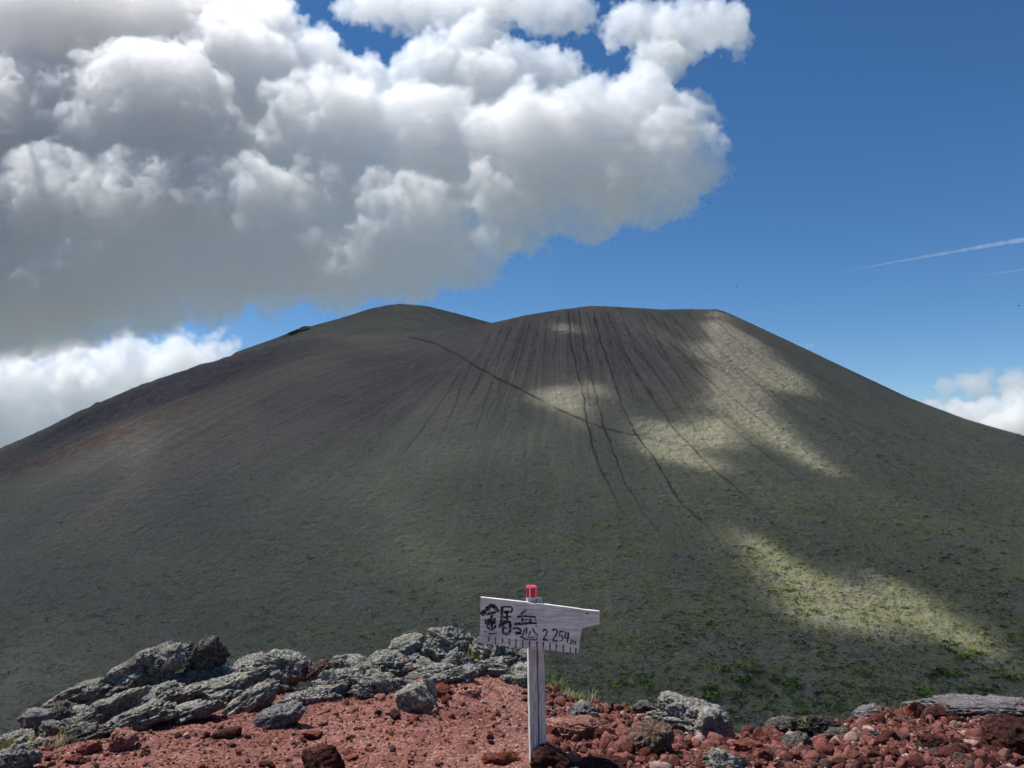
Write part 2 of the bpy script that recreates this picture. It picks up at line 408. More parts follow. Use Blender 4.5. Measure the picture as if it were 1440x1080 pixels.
def lichen_mat(name, dark, mid, pale, red=.0, yellow=.0):
    t = NT(name)
    r = t.rnd(); cm = t.vec('ADD', t.co, t.mix(1., (0, 0, 0), r)) if False else t.co
    a = t.noise(9, 8, .68, dist=.4); b = t.noise(55, 5, .75); e = t.noise(3.2, 4, .6)
    c0 = t.mix(t.rng(a, .38, .52), dark, mid)
    c0 = t.mix(t.math('MULTIPLY', t.rng(b, .44, .58), t.rng(e, .28, .52)), c0, pale)
    c0 = t.mix(t.rng(t.vor(34), .22, .05), c0, dark)
    if red: c0 = t.mix(t.math('MULTIPLY', t.rng(t.noise(4.3, 5, .6), .50, .62), red), c0, (.24, .095, .07))
    if yellow: c0 = t.mix(t.math('MULTIPLY', t.rng(t.noise(7.7, 5, .7), .55, .66), yellow), c0, (.34, .31, .12))
    h = t.math('ADD', t.math('MULTIPLY', a, .7), t.math('MULTIPLY', b, .35))
    return t.out(c0, t.bump(h, 1., .05, t.bump(t.noise(120, 3, .7), .5, .008)))
def red_mat(name, c1, c2, c3, grit=False):
    t = NT(name)
    a = t.noise(7, 7, .65); b = t.noise(45, 5, .7); r = t.rnd()
    c0 = t.mix(t.rng(a, .34, .64), c1, c2)
    c0 = t.mix(t.math('MULTIPLY', t.rng(b, .5, .72), .8), c0, c3)
    c0 = t.mix(1., c0, t.mix(r, (.66, .64, .66), (1.3, 1.25, 1.2)), 'MULTIPLY')
    pit = t.rng(t.vor(60), .0, .35)
    h = t.math('ADD', t.math('ADD', t.math('MULTIPLY', a, .6), t.math('MULTIPLY', b, .3)), t.math('MULTIPLY', pit, .25))
    if grit:
        tn = t.attr('tone'); c0 = t.mix(1., c0, t.mix(tn, (.6, .58, .58), (1.35, 1.3, 1.28)), 'MULTIPLY')
        c0 = t.mix(t.math('MULTIPLY', t.math('GREATER_THAN', tn, .90), .8), c0, (.36, .25, .22)); c0 = t.mix(t.math('MULTIPLY', t.math('LESS_THAN', tn, .10), .75), c0, (.06, .045, .042))
    return t.out(c0, t.bump(h, 1., .035))
MAT = {
    'grey': lichen_mat('grey_lichen_lava', (.036, .034, .030), (.155, .15, .132), (.41, .405, .35), .4, .2),
    'pale': lichen_mat('pale_grey_lava', (.07, .065, .06), (.20, .193, .172), (.42, .41, .37), .45),
    'dark': lichen_mat('dark_lava', (.022, .02, .019), (.062, .056, .052), (.20, .195, .165), .35, .0),
    'yellow': lichen_mat('dark_lava_yellow_lichen', (.015, .014, .013), (.034, .031, .029), (.09, .09, .075), .0, .8),
    'slatey': lichen_mat('slate_grey_lava', (.06, .058, .062), (.13, .126, .128), (.27, .265, .26), .6),
    'red': red_mat('red_scoria', (.095, .026, .020), (.20, .068, .050), (.34, .185, .155)),
    'maroon': red_mat('maroon_scoria', (.028, .011, .009), (.075, .027, .021), (.15, .07, .055)),
    'pink': red_mat('pink_scoria', (.14, .055, .044), (.26, .135, .112), (.40, .27, .235)),
    'orange': red_mat('orange_scoria', (.10, .026, .015), (.21, .065, .036), (.30, .15, .11)),
    'brownred': lichen_mat('brown_red_lava_lichen', (.03, .016, .013), (.085, .035, .027), (.19, .16, .12), .6),
}
# (cx, cy, w, h, kind, material, tilt_deg, label, group)
OUT_G = 'lichen covered lava blocks on the rim'
ROCKS = [
    (284, 924, 62, 44, 'lava', 'dark', -18, 'dark jagged lava crag tilted up at the very top of the left outcrop'),
    (243, 925, 40, 34, 'lava', 'grey', -25, 'grey lichened block leaning against the left foot of the topmost dark crag'),
    (207, 945, 130, 56, 'slab', 'grey', -32, 'long grey slab rising to a point left of the tilted dark crag'),
    (202, 924, 26, 18, 'lava', 'pale', 0, 'small pale knob on the upper tip of the long grey slab'),
    (118, 984, 165, 46, 'lava', 'grey', -22, 'broad flat lichen slab at the lower left end of the outcrop skyline'),
    (163, 964, 90, 38, 'lava', 'grey', -24, 'lichened slab wedged between the broad low slab and the long rising slab'),
    (62, 1014, 52, 46, 'round', 'slatey', -20, 'smooth rounded slate grey boulder near the left edge beside green grass'),
    (96, 1006, 40, 44, 'lava', 'dark', -10, 'dark hollowed block just right of the smooth slate grey boulder'),
    (150, 1002, 110, 38, 'slab', 'grey', -28, 'thin grey lava shelf below the broad flat slab on the left'),
    (262, 962, 105, 46, 'lava', 'grey', -12, 'knobbly lichened mass directly beneath the topmost dark crag'),
    (228, 984, 120, 40, 'lava', 'grey', -20, 'ribbed grey slab across the middle of the left outcrop'),
    (312, 975, 100, 40, 'lava', 'grey', -14, 'low lichened hump between the left outcrop and the central one'),
    (190, 1013, 120, 34, 'lava', 'grey', -18, 'lower grey ledge of the left outcrop above the pink stone'),
    (262, 1006, 110, 32, 'slab', 'pale', -18, 'pale flat ledge where the left outcrop meets red soil'),
    (118, 1034, 80, 26, 'slab', 'dark', -18, 'low dark ledge above red stones at the lower left'),
    (22, 1068, 70, 40, 'lava', 'grey', -10, 'grey lichened rock cut by the bottom left corner of the view'),
    (18, 1040, 60, 20, 'lava', 'grey', -14, 'small low grey rock at the left edge above the corner rock'),
    (365, 942, 80, 42, 'lava', 'grey', -14, 'lichened lump at the left end of the low hump before the brown slab'),
    (405, 938, 75, 44, 'lava', 'grey', 4, 'grey crusty lump directly left of the tilted brown slab'),
    (347, 960, 60, 36, 'lava', 'dark', -10, 'dark cleft block at the left base of the low lichened hump'),
    (449, 944, 36, 26, 'slab', 'brownred', -24, 'tilted brown red slab resting among grey lichened rocks'),
    (476, 962, 76, 42, 'lava', 'grey', 0, 'grey rock just below and right of the tilted brown slab'),
    (352, 988, 95, 34, 'slab', 'pale', -34, 'smooth pale slab dipping towards the red soil left of centre'),
    (440, 980, 90, 26, 'lava', 'grey', -8, 'low grey ridge of rock at the upper edge of the red soil'),
    (398, 1008, 66, 34, 'slab', 'slatey', -22, 'half buried greyish pink rock standing out of the red soil'),
    (506, 944, 48, 34, 'lava', 'grey', 0, 'small pointed lichened rock at the left foot of the central outcrop'),
    (548, 940, 84, 48, 'lava', 'grey', -10, 'large rough lichened rock on the left shoulder of the central outcrop'),
    (572, 911, 50, 34, 'lava', 'grey', -12, 'lichened knob on the central outcrop skyline, left of its highest lump'),
    (536, 965, 76, 34, 'lava', 'grey', 6, 'crumbly grey rock under the left shoulder of the central outcrop'),
    (634, 903, 66, 42, 'lava', 'grey', 8, 'highest rounded lichen lump of the central outcrop'),
    (600, 922, 60, 44, 'lava', 'grey', 0, 'pale lichened block below the gap between the two upper knobs'),
    (588, 928, 24, 22, 'round', 'pink', 10, 'small pinkish stone wedged in the middle of the central outcrop'),
    (646, 934, 66, 36, 'lava', 'grey', -6, 'lichened block under the highest lump of the central outcrop'),
    (693, 915, 62, 44, 'lava', 'grey', 12, 'dark grey rock with yellow plant just left of the sign board'),
    (690, 941, 60, 26, 'lava', 'grey', 4, 'low grey rock beneath the rock left of the sign board'),
    (614, 950, 74, 32, 'lava', 'grey', 0, 'broad lichened rock at the red soil edge below the central outcrop'),
    (728, 949, 40, 24, 'lava', 'dark', 0, 'dark low rock half hidden behind the wooden post'),
    (586, 980, 54, 46, 'round', 'grey', 4, 'rounded lichen boulder with pink top standing on the red soil'),
    (590, 964, 30, 16, 'round', 'pink', 0, 'flat pink stone lying on top of the rounded lichen boulder'),
    (621, 972, 24, 18, 'red', 'orange', 0, 'bright orange red stone right of the rounded lichen boulder'),
    (822, 1003, 38, 26, 'lava', 'slatey', 0, 'small blue grey rock right of the post above the flat pink slab'),
    (812, 1028, 96, 36, 'slab', 'pink', 4, 'wide flat pink slab lying right of the wooden post'),
    (850, 1034, 30, 24, 'red', 'maroon', 0, 'dark maroon stone leaning on the right end of the pink slab'),
    (962, 1012, 118, 56, 'lava', 'pale', 8, 'largest pale grey lichened boulder on the rim right of the sign'),
    (1003, 1020, 50, 48, 'lava', 'pale', 20, 'right shoulder block of the largest pale boulder'),
    (905, 997, 32, 20, 'lava', 'dark', 10, 'small dark stone at the left tip of the largest pale boulder'),
    (930, 1034, 30, 16, 'lava', 'dark', 0, 'dark flake under the largest pale boulder'),
    (914, 1044, 60, 48, 'round', 'brownred', 0, 'dark brown boulder with lichen specks in front of the largest pale boulder'),
    (1021, 1071, 60, 30, 'lava', 'grey', 4, 'grey lichened rock cut by the bottom edge right of the dark brown boulder'),
    (1148, 1026, 70, 36, 'lava', 'yellow', 10, 'black rock with yellow lichen on the right part of the rim'),
    (1102, 1024, 52, 30, 'lava', 'dark', -10, 'dark brownish rock immediately left of the yellow lichened rock'),
    (1122, 1045, 38, 30, 'lava', 'dark', 0, 'blackish cracked rock just below the yellow lichened rock'),
    (1180, 1033, 36, 20, 'slab', 'dark', 10, 'small smooth black stone at the right foot of the yellow lichened rock'),
    (1222, 1003, 44, 20, 'slab', 'slatey', -10, 'low slate grey rock on the rim skyline among red rubble'),
    (1386, 1000, 180, 36, 'lava', 'slatey', 3, 'long flat grey slab on the rim at the right edge of the view'),
    (1310, 1004, 30, 24, 'red', 'maroon', 0, 'dark maroon cube shaped stone in front of the long flat grey slab'),
    (1284, 999, 20, 26, 'red', 'orange', 14, 'upright orange red stone at the left tip of the long flat grey slab'),
    (1416, 1040, 78, 56, 'red', 'maroon', 0, 'largest dark red boulder at the right edge'),
    (1313, 1044, 40, 22, 'round', 'maroon', 0, 'brown red rounded stone left of the largest dark red boulder'),
    (1218, 1033, 28, 16, 'slab', 'slatey', 14, 'flat grey pink stone lying in rubble below the low slate grey rock'),
    (1052, 1052, 36, 22, 'red', 'red', 0, 'blocky brick red stone between two grey lichened rocks'),
    (1085, 1042, 44, 30, 'red', 'red', 0, 'bright brick red block left of the cracked blackish rock'),
    (1071, 1062, 24, 20, 'red', 'red', 0, 'square brick red stone under the bright brick red block'),
    (776, 1069, 56, 42, 'round', 'maroon', 0, 'rounded maroon boulder hiding the foot of the wooden post'),
    (842, 1078, 76, 26, 'round', 'maroon', 0, 'maroon rock at the bottom edge right of the post'),
    (706, 1068, 50, 24, 'red', 'orange', 0, 'orange brown rock at the bottom edge left of the post'),
    (454, 1066, 58, 38, 'red', 'maroon', 0, 'dark red pitted boulder alone at the bottom edge left of centre'),
    (493, 1066, 22, 12, 'red', 'red', 0, 'small red stone beside the dark red pitted boulder'),
    (376, 1076, 20, 12, 'red', 'maroon', 0, 'little dark stone at the bottom edge left of the pitted boulder'),
    (172, 1040, 34, 36, 'slab', 'pink', -40, 'pale pink slanted stone with a shaded right side at lower left'),
    (124, 1054, 30, 20, 'red', 'red', 0, 'red stone left of the pale pink slanted stone'),
    (106, 1069, 26, 16, 'red', 'red', 0, 'red stone near the bottom left below its neighbour'),
    (320, 1033, 40, 18, 'red', 'maroon', -8, 'low dark red rock in the soil below the pale dipping slab'),
    (440, 1036, 30, 14, 'red', 'orange', 6, 'flat orange red stone above the dark red pitted boulder'),
    (555, 1007, 16, 16, 'red', 'maroon', 0, 'small dark red stone on open soil below the rounded lichen boulder'),
    (603, 998, 26, 16, 'round', 'pink', 0, 'pink pebble like stone at the foot of the rounded lichen boulder'),
    (534, 981, 16, 10, 'round', 'pink', 0, 'pale pink stone at the soil edge left of the rounded lichen boulder'),
    (662, 976, 26, 14, 'slab', 'pink', 0, 'flat pinkish grey stone casting shade on the soil left of the post'),
    (756, 990, 18, 12, 'red', 'red', 0, 'red stone in the soil directly behind the wooden post'),
]
def place_rock(cx, cy, w_, h_, kind, mat, tilt, label, seed, sub, name=None, group='rocks and boulders on the crater rim'):
    p = ground_hit(cx, cy + h_ * .42)
    y_ = p.y + w_ * .25 * p.y / F
    c3 = at(cx, cy, y_); m = c3.y / F
    w_m, h_m = w_ * m * .54, h_ * m * .53
    v, f = rock_shape(sub, seed, kind)
    a = math.radians(tilt); ext_d = min(w_m, max(h_m * 1.2, w_m * .55))
    # bottom goes deeper so that the rock sits in the ground
    v = v * np.array([w_m, ext_d, h_m * 1.0])
    if abs(tilt) > 3: 
        x_, z_ = v[:, 0].copy(), v[:, 2].copy()
        v[:, 0] = x_ * math.cos(a) + z_ * math.sin(a); v[:, 2] = -x_ * math.sin(a) + z_ * math.cos(a)
    v[:, 2] = np.where(v[:, 2] < 0, v[:, 2] * 1.15, v[:, 2])
    base = v[:, 2].min()
    cat = 'rock' if name else None; name = name or ('rock' if w_ < 34 else 'boulder')
    me = mesh_np(name, v - np.array([0, 0, base]), f, MAT[mat], not (kind in ('lava', 'slab') and sub > 4))
    o = link(name, me); o.location = (c3.x, c3.y, c3.z + base)
    return tag(o, label, cat or name, group)
for k, r in enumerate(ROCKS):
    sub = 6 if r[2] >= 60 else 5 if r[2] > 24 else 4
    place_rock(*r[:7], r[7], 300 + k * 7, sub)

# loose red stones one could count, and the gravel between them
rg = random.Random(12)
stone_me = {}
for m_ in ('red', 'maroon', 'pink', 'orange'):
    stone_me[m_] = []
    for s_ in range(5):
        v, f = rock_shape(4, 900 + s_ * 13 + len(m_), 'red'); stone_me[m_].append(mesh_np('stone', v * np.array([1, .85, .75]), f, MAT[m_]))
greyst = [mesh_np('stone', rock_shape(4, 1300 + s_, 'lava')[0] * np.array([1, .8, .7]), ICO[4][1], MAT['grey']) for s_ in range(4)]
LABR = {'red': 'brick red scoria stone loose in the red rubble right of the post',
        'maroon': 'dark maroon scoria stone loose in the red rubble right of the post',
        'pink': 'pale pink scoria stone loose in the red rubble right of the post',
        'orange': 'orange red scoria stone loose in the red rubble right of the post'}
LABL = {k: v.replace('loose in the red rubble right of the post', 'lying on the trodden soil left of the post') for k, v in LABR.items()}
def put_stone(px, py, wpx, m_, label, group, meshes, sink=.35):
    p = ground_hit(px, py); r_ = wpx * .5 * p.y / F
    o = link('stone', rg.choice(meshes)); o.location = p + Vector((0, 0, r_ * (.75 - sink)))
    o.scale = (r_, r_ * rg.uniform(.8, 1.1), r_ * rg.uniform(.75, 1.1)); o.rotation_euler = (rg.uniform(-.5, .5), rg.uniform(-.5, .5), rg.uniform(0, 6.28))
    tag(o, label, 'stone', group)
def crest_py(px): return float(np.interp(px, [a for a, b, c_ in CR], [b for a, b, c_ in CR]))
for k in range(195):
    px = rg.uniform(775, 1440); lo_ = crest_py(px) - 1
    py = lo_ + (1082 - lo_) * rg.random() ** 1.0
    wd = min(34, 11.5 * rg.lognormvariate(0, .38) * (1 + .35 * (py - lo_) / 80)); m_ = rg.choices(['red', 'maroon', 'pink', 'orange'], [6, 3, 2, 2])[0]
    put_stone(px, py, wd, m_, LABR[m_], 'loose scoria stones in the rubble right of the post', stone_me[m_])
for k in range(55):
    px = rg.uniform(60, 760); lo_ = crest_py(px) + 12; py = lo_ + (1082 - lo_) * rg.random()
    if rg.random() < .45: px = rg.gauss(640, 60); px = min(px, 738); py = rg.uniform(955, 1010)
    wd = min(24, 7.5 * rg.lognormvariate(0, .4)); m_ = rg.choices(['red', 'maroon', 'pink', 'orange'], [5, 2, 4, 1])[0]
    put_stone(px, py, wd, m_, LABL[m_], 'loose stones on the soil left of the post', stone_me[m_])
for k in range(105):
    px = rg.choice([rg.uniform(20, 480), rg.uniform(470, 745)]); py = crest_py(px) + rg.uniform(-26, 22); w_ = rg.uniform(15, 46)
    if w_ > 34 and py > crest_py(px) + 8: w_ = 26
    place_rock(px, py, w_, w_ * rg.uniform(.5, .85), 'lava', rg.choice(['grey', 'grey', 'grey', 'pale', 'dark', 'slatey']), rg.uniform(-30, 20),
               'smaller lichened lava chunk wedged among the big blocks of the left and central outcrops', 2000 + k, 5, 'lava_chunk', 'smaller lava chunks wedged in the outcrops')

def merged(name, items, mat, smooth=True, tone=False):
    """items: list of (verts, faces)"""
    vs, fs, n0 = [], [], 0
    for v, f in items: vs.append(v); fs.append(f + n0); n0 += len(v)
    me = mesh_np(name, np.concatenate(vs), np.concatenate(fs), mat, smooth)
    if tone: attr(me, 'tone', np.repeat(np.random.RandomState(1).uniform(0, 1, len(items)), [len(v) for v, f in items]))
    return me
npr = np.random.RandomState(5)
def rotm():
    q = npr.normal(size=4); q /= np.linalg.norm(q); a, b, c_, d_ = q
    return np.array([[1 - 2 * (c_ * c_ + d_ * d_), 2 * (b * c_ - a * d_), 2 * (b * d_ + a * c_)], [2 * (b * c_ + a * d_), 1 - 2 * (b * b + d_ * d_), 2 * (c_ * d_ - a * b)], [2 * (b * d_ - a * c_), 2 * (c_ * d_ + a * b), 1 - 2 * (b * b + c_ * c_)]])
peb = [rock_shape(2, 700 + s_, 'red') for s_ in range(8)]
def scatter(n_, umin, umax, size, seed, right=False):
    rs = np.random.RandomState(seed)
    u = rs.uniform(umin, umax, n_); fr = rs.uniform(0, 1, n_) ** .8
    ycr = np.interp(u, cu, cy_); y = 3.5 + (ycr + .12 - 3.5) * fr; z = ground_z(u, y)
    sz = size * np.exp(rs.normal(0, .5, n_)) 
    out = []
    for k in range(n_):
        v, f = peb[k % 8]; r_ = min(sz[k], size * 1.9)
        out.append(((v * r_ * np.array([1, .85, .7])) @ rotm().T + np.array([u[k] * y[k], y[k], z[k] + r_ * .25]), f))
    return out
gm = red_mat('scoria_gravel', (.14, .045, .036), (.255, .105, .085), (.42, .26, .225), True)
tag(link('gravel', merged('gravel', scatter(9500, -.8, .06, .0055, 1) + scatter(8500, .03, .85, .0105, 2) + scatter(2600, .03, .85, .021, 3) + scatter(500, .03, .85, .030, 9) + scatter(700, -.7, .04, .013, 6), gm, True, True)), kind='stuff', label='fine red and pink scoria gravel strewn over the rim soil')

# ------------------------------------------------------------------ plants
def blade(base, h, lean, ang, wd, seg=4):
    vs, fs = [], []
    dx, dy = math.cos(ang), math.sin(ang)
    for i in range(seg + 1):
        t = i / seg; x = base[0] + dx * lean * t * t; y = base[1] + dy * lean * t * t; z = base[2] + h * (t - .25 * t * t * (lean / (h + 1e-6)))
        ww = wd * (1 - t) ** .7 + .0004
        vs += [(x - dy * ww, y + dx * ww, z), (x + dy * ww, y - dx * ww, z)]
        if i: k = 2 * i; fs.append((k - 2, k - 1, k + 1, k))
    return np.array(vs), np.array(fs)
def grass_mat(name, c1, c2):
    t = NT(name); t.b.inputs['Roughness'].default_value = .7
    return t.out(t.mix(t.rng(t.noise(25, 3), .35, .65), c1, c2))
GM = grass_mat('rim_grass', (.10, .15, .035), (.30, .32, .12)); YM = grass_mat('yellow_moss', (.20, .20, .04), (.40, .36, .10)); DM = grass_mat('dry_grass', (.30, .28, .15), (.42, .38, .22))
def tuft(px, py, wpx, hpx, n_, mat, label, seed, back=.0, name='grass_tuft'):
    p = ground_hit(px, py); p = p + Vector((0, back, 0)); m = p.y / F; r_ = random.Random(seed); it = []
    for k in range(n_):
        bx_ = max(-1., min(1., r_.gauss(0, .55))) * wpx * m * .5; by_ = r_.uniform(-1, 1) * wpx * m * .25
        zz = float(ground_z((p.x + bx_) / (p.y + by_), p.y + by_)) - p.z - .004
        hh = hpx * m * r_.uniform(.45, 1.1)
        it.append(blade((bx_, by_, zz), hh, hh * r_.uniform(.15, .8), r_.uniform(0, 6.28), .0022))
    o = link(name, merged(name, it, mat, False)); o.location = p
    tag(o, label, 'grass tuft', 'grass tufts growing on the rim')
tuft(785, 972, 24, 24, 130, GM, 'taller bright green grass tuft right of the wooden post on the rim', 1)
tuft(800, 981, 26, 16, 110, DM, 'straw coloured grass tuft just below the taller green one right of the post', 2)
tuft(818, 986, 28, 15, 110, GM, 'low green grass tuft at the right end of the row beside the post', 3)
tuft(832, 988, 10, 22, 8, DM, 'few thin dry stalks right of the low green tuft', 4)
tuft(886, 1000, 14, 14, 14, DM, 'sparse dry stalks on the rim left of the largest pale boulder', 5)
tuft(100, 1034, 34, 20, 130, GM, 'green grass tuft right of the smooth slate grey boulder', 6)
tuft(80, 1050, 36, 14, 100, DM, 'pale grass tuft in red soil below the slate grey boulder', 7)
tuft(14, 1052, 44, 16, 140, GM, 'green grass tuft at the left edge of the view', 8)
tuft(40, 1046, 34, 14, 110, DM, 'straw grass tuft between the left edge and the slate grey boulder', 9)
tuft(176, 994, 24, 12, 70, DM, 'dry grass growing in a crack of the left outcrop', 10)
tuft(215, 1000, 26, 12, 70, GM, 'thin green grass in a crack low on the left outcrop', 11)
tuft(668, 925, 22, 26, 120, YM, 'yellow green plant on the central outcrop left of the sign board', 12, -.05)
tuft(1126, 1036, 24, 22, 90, DM, 'straw yellow grass clump at the left of the yellow lichened rock', 13)
tuft(262, 970, 20, 10, 60, YM, 'yellow moss patch under the topmost dark crag', 14)

# plants on the far slope
def bush_shape(seed, n_=46):
    rs = np.random.RandomState(seed); vs, fs = [], []
    nl = rs.randint(3, 6); cs = np.stack([rs.normal(0, .45, nl), rs.normal(0, .4, nl), np.zeros(nl)], 1)
    for k in range(n_):
        c_ = cs[k % nl]; r_ = rs.uniform(.28, .55)
        dirv = rs.normal(size=3); dirv[2] = abs(dirv[2]) * .8; dirv /= np.linalg.norm(dirv)
        p = c_ + dirv * r_ * np.array([1, 1, .8])
        a = rs.normal(size=3); a /= np.linalg.norm(a); b = np.cross(a, rs.normal(size=3)); b /= np.linalg.norm(b)
        s_ = rs.uniform(.10, .2); i = len(vs)
        vs += [p - a * s_, p + b * s_ * .6, p + a * s_, p - b * s_ * .6]; fs.append((i, i + 1, i + 2, i + 3))
    return np.array(vs), np.array(fs)
SB = [grass_mat('slope_shrub_green', (.09, .17, .025), (.17, .27, .045)), grass_mat('slope_shrub_dark', (.035, .060, .018), (.07, .11, .03)), grass_mat('slope_shrub_yellow', (.24, .27, .04), (.40, .38, .06))]
bm_ = [[mesh_np('shrub', *bush_shape(50 + s_, 70), SB[k], False) for s_ in range(4)] for k in range(3)]
CL = [(1100, 992, 70, 18), (1070, 975, 40, 14), (1160, 985, 40, 16), (1060, 945, 40, 12), (1330, 940, 16, 30), (1335, 900, 30, 14), (1150, 830, 60, 16), (1235, 865, 60, 18), (1050, 772, 20, 10), (1400, 870, 40, 20),
      (1420, 820, 30, 40), (1120, 960, 60, 16), (1110, 850, 30, 12), (1070, 790, 40, 26), (1120, 830, 50, 26), (1220, 860, 60, 22), (1260, 790, 80, 24), (1350, 790, 60, 30), (1380, 940, 40, 30), (1010, 965, 30, 12), (950, 870, 40, 10), (1200, 935, 60, 20), (900, 955, 30, 12), (1000, 900, 60, 20)]
LB = ['bright green shrub on the far volcanic slope', 'dark green shrub on the far volcanic slope', 'yellow green shrub on the far volcanic slope']
r3 = random.Random(8); cnt = 0
while cnt < 296:
    if r3.random() < .72:
        c_ = r3.choice(CL); px, py = r3.gauss(c_[0], c_[2] * .6), r3.gauss(c_[1], c_[3] * .7)
    else: px, py = 1440 - abs(r3.gauss(0, 230)), r3.uniform(700, 1010)
    if px > 1450 or px < 850 or py > crest_py(px) + 2 or py < 700: continue
    p = slope_at(px, py)
    if p is None: continue
    lit = (1020 < px < 1400 and 745 < py < 900)  # sunlit patch gets more bright yellow shrubs: light put into their colour
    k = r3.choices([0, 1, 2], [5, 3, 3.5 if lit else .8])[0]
    big = r3.lognormvariate(0, .4) * (1.5 + 1.7 * sstep(850, 1010, py)); s_ = 3.1 * big * p.y / F
    o = link('shrub', r3.choice(bm_[k])); o.location = p - Vector((0, 0, s_ * .1)); o.scale = (s_ * 1.25, s_, s_ * .8); o.rotation_euler = (0, 0, r3.uniform(0, 6))
    tag(o, LB[k], 'shrub', 'shrubs dotted over the far slope'); cnt += 1
# thousands of little tussocks and stones on the slope
it = []; its = []; small = [bush_shape(90 + s_, 22) for s_ in range(8)]; tiny = [ICO[1], (ICO[1][0] * [1.2, .8, .7], ICO[1][1])]
rs = np.random.RandomState(3); n_ = 0
dens = fbm
while n_ < 12000:
    px = rs.uniform(-60, 1500); py = 520 + 510 * rs.uniform() ** .55
    pr = .22 + .78 * float(sstep(500, 1300, px + (py - 700) * .5))
    if rs.uniform() > pr or py > crest_py(px) + 6: continue
    if float(fbm(np.array([px / 40.]), np.array([py / 14.]), np.array([.3]), 3, 5)[0]) < rs.uniform(-.5, .25): continue
    p = slope_at(px, py)
    n_ += 1
    if p is None: continue
    s_ = rs.lognormal(0, .35) * (1.5 + 1.35 * (py - 520) / 500) * p.y / F
    v, f = small[n_ % 8]; it.append((v * s_ * np.array([1.4, 1, .9]) + np.array(p), f))
tag(link('ground_cover', merged('tussocks', it, grass_mat('tussock', (.038, .054, .016), (.085, .115, .034)), False)), kind='stuff', label='dark tussocks scattered all over the far slope')
for k in range(420):
    px, py = rs.uniform(0, 1440), rs.uniform(620, 1000)
    if py > crest_py(px): continue
    p = slope_at(px, py)
    if p is None: continue
    v, f = tiny[k % 2]; s_ = rs.uniform(.35, .85) * p.y / F * (1.4 if k % 9 == 0 else 1); its.append((v * s_ + np.array(p), f))
sm = NT('pale_stone'); sm.out(sm.mix(sm.noise(.2, 2), (.20, .19, .17), (.36, .34, .31)))
tag(link('scree_stones', merged('scree_stones', its, sm.m)), kind='stuff', label='pale stones scattered over the far slope')
p = slope_at(670, 720)
v, f = rock_shape(3, 5, 'red'); s_ = 2.6 * p.y / F
o = link('boulder', mesh_np('boulder', v * s_, f, sm.m)); o.location = p; tag(o, 'lone pale boulder on the dark slope straight above the sign', 'boulder')

# lava outcrops on the left skyline
def skyrock(px, py, w_, h_, label, seed, mat='dark', yof=None, tilt=-20):
    y_ = yof; c3 = at(px, py, y_); m = y_ / F
    v, f = rock_shape(4, seed, 'lava'); v = v * np.array([w_ * m * .5, w_ * m * .5, h_ * m * .5]); a = math.radians(tilt)
    x_, z_ = v[:, 0].copy(), v[:, 2].copy(); v[:, 0] = x_ * math.cos(a) + z_ * math.sin(a); v[:, 2] = -x_ * math.sin(a) + z_ * math.cos(a)
    t = NT('far_lava'); mt = t.out(t.mix(t.noise(.15, 4), (.06, .056, .054), (.15, .14, .13)))
    o = link('rock_outcrop', mesh_np('rock_outcrop', v, f, mt)); o.location = c3; tag(o, label, 'rock outcrop', 'lava outcrops on the mountain skyline')
def crest_y(px): return float(np.interp(slope_of(px, 500)[0], uu, ycs))
skyrock(428, 463, 18, 9, 'dark lava lump standing up on the left ridge skyline before the rounded summit', 2, yof=2100)
skyrock(415, 467, 20, 6, 'low lava lump left of the dark lump on the ridge skyline', 3, yof=2090)
skyrock(136, 569, 15, 8, 'small lava knob breaking the lower left skyline of the mountain', 4, yof=crest_y(136))
skyrock(482, 448, 3, 4, 'tiny rock spike on the ridge skyline below the rounded summit', 5, yof=2118, tilt=0)

# ------------------------------------------------------------------ the sign
def wood_mat(name, horizontal, c1, c2, c3):
    t = NT(name); t.b.inputs['Roughness'].default_value = .85
    mp = t.N.new('ShaderNodeMapping'); t.L.new(t.co, mp.inputs[0]); mp.inputs['Scale'].default_value = (1, 6, 12) if horizontal else (14, 6, 1)
    if horizontal: mp.inputs['Rotation'].default_value = (0, math.radians(-6.5), 0)
    g1 = t.noise(9, 6, .65, co=mp.outputs[0], dist=.5); g2 = t.noise(30, 4, .7, co=mp.outputs[0]); g3 = t.noise(6, 3, .5)
    c0 = t.mix(t.rng(g1, .35, .62), c1, c2); c0 = t.mix(t.rng(g2, .52, .72), c0, c3); c0 = t.mix(t.math('MULTIPLY', t.rng(g3, .45, .7), .35), c0, (.22, .22, .25))
    return t.out(c0, t.bump(t.math('ADD', g1, t.math('MULTIPLY', g2, .5)), .7, .003))
WB = wood_mat('weathered_painted_board', True, (.52, .51, .46), (.80, .785, .73), (.91, .90, .85))
WP = wood_mat('weathered_grey_post', False, (.34, .335, .31), (.62, .61, .57), (.82, .81, .77))
SY = 4.05
def cp(x, y, off=0.):      # sign traced in crop units (6 per photo pixel)
    return at(640 + x / 6., 800 + y / 6., SY)
sign = empty('signpost', (cp(690, 700).x, SY + .03, ground_hit(757, 1075).z - .05))
tag(sign, 'weathered wooden signpost with saw toothed board standing on the red rim', 'signpost')
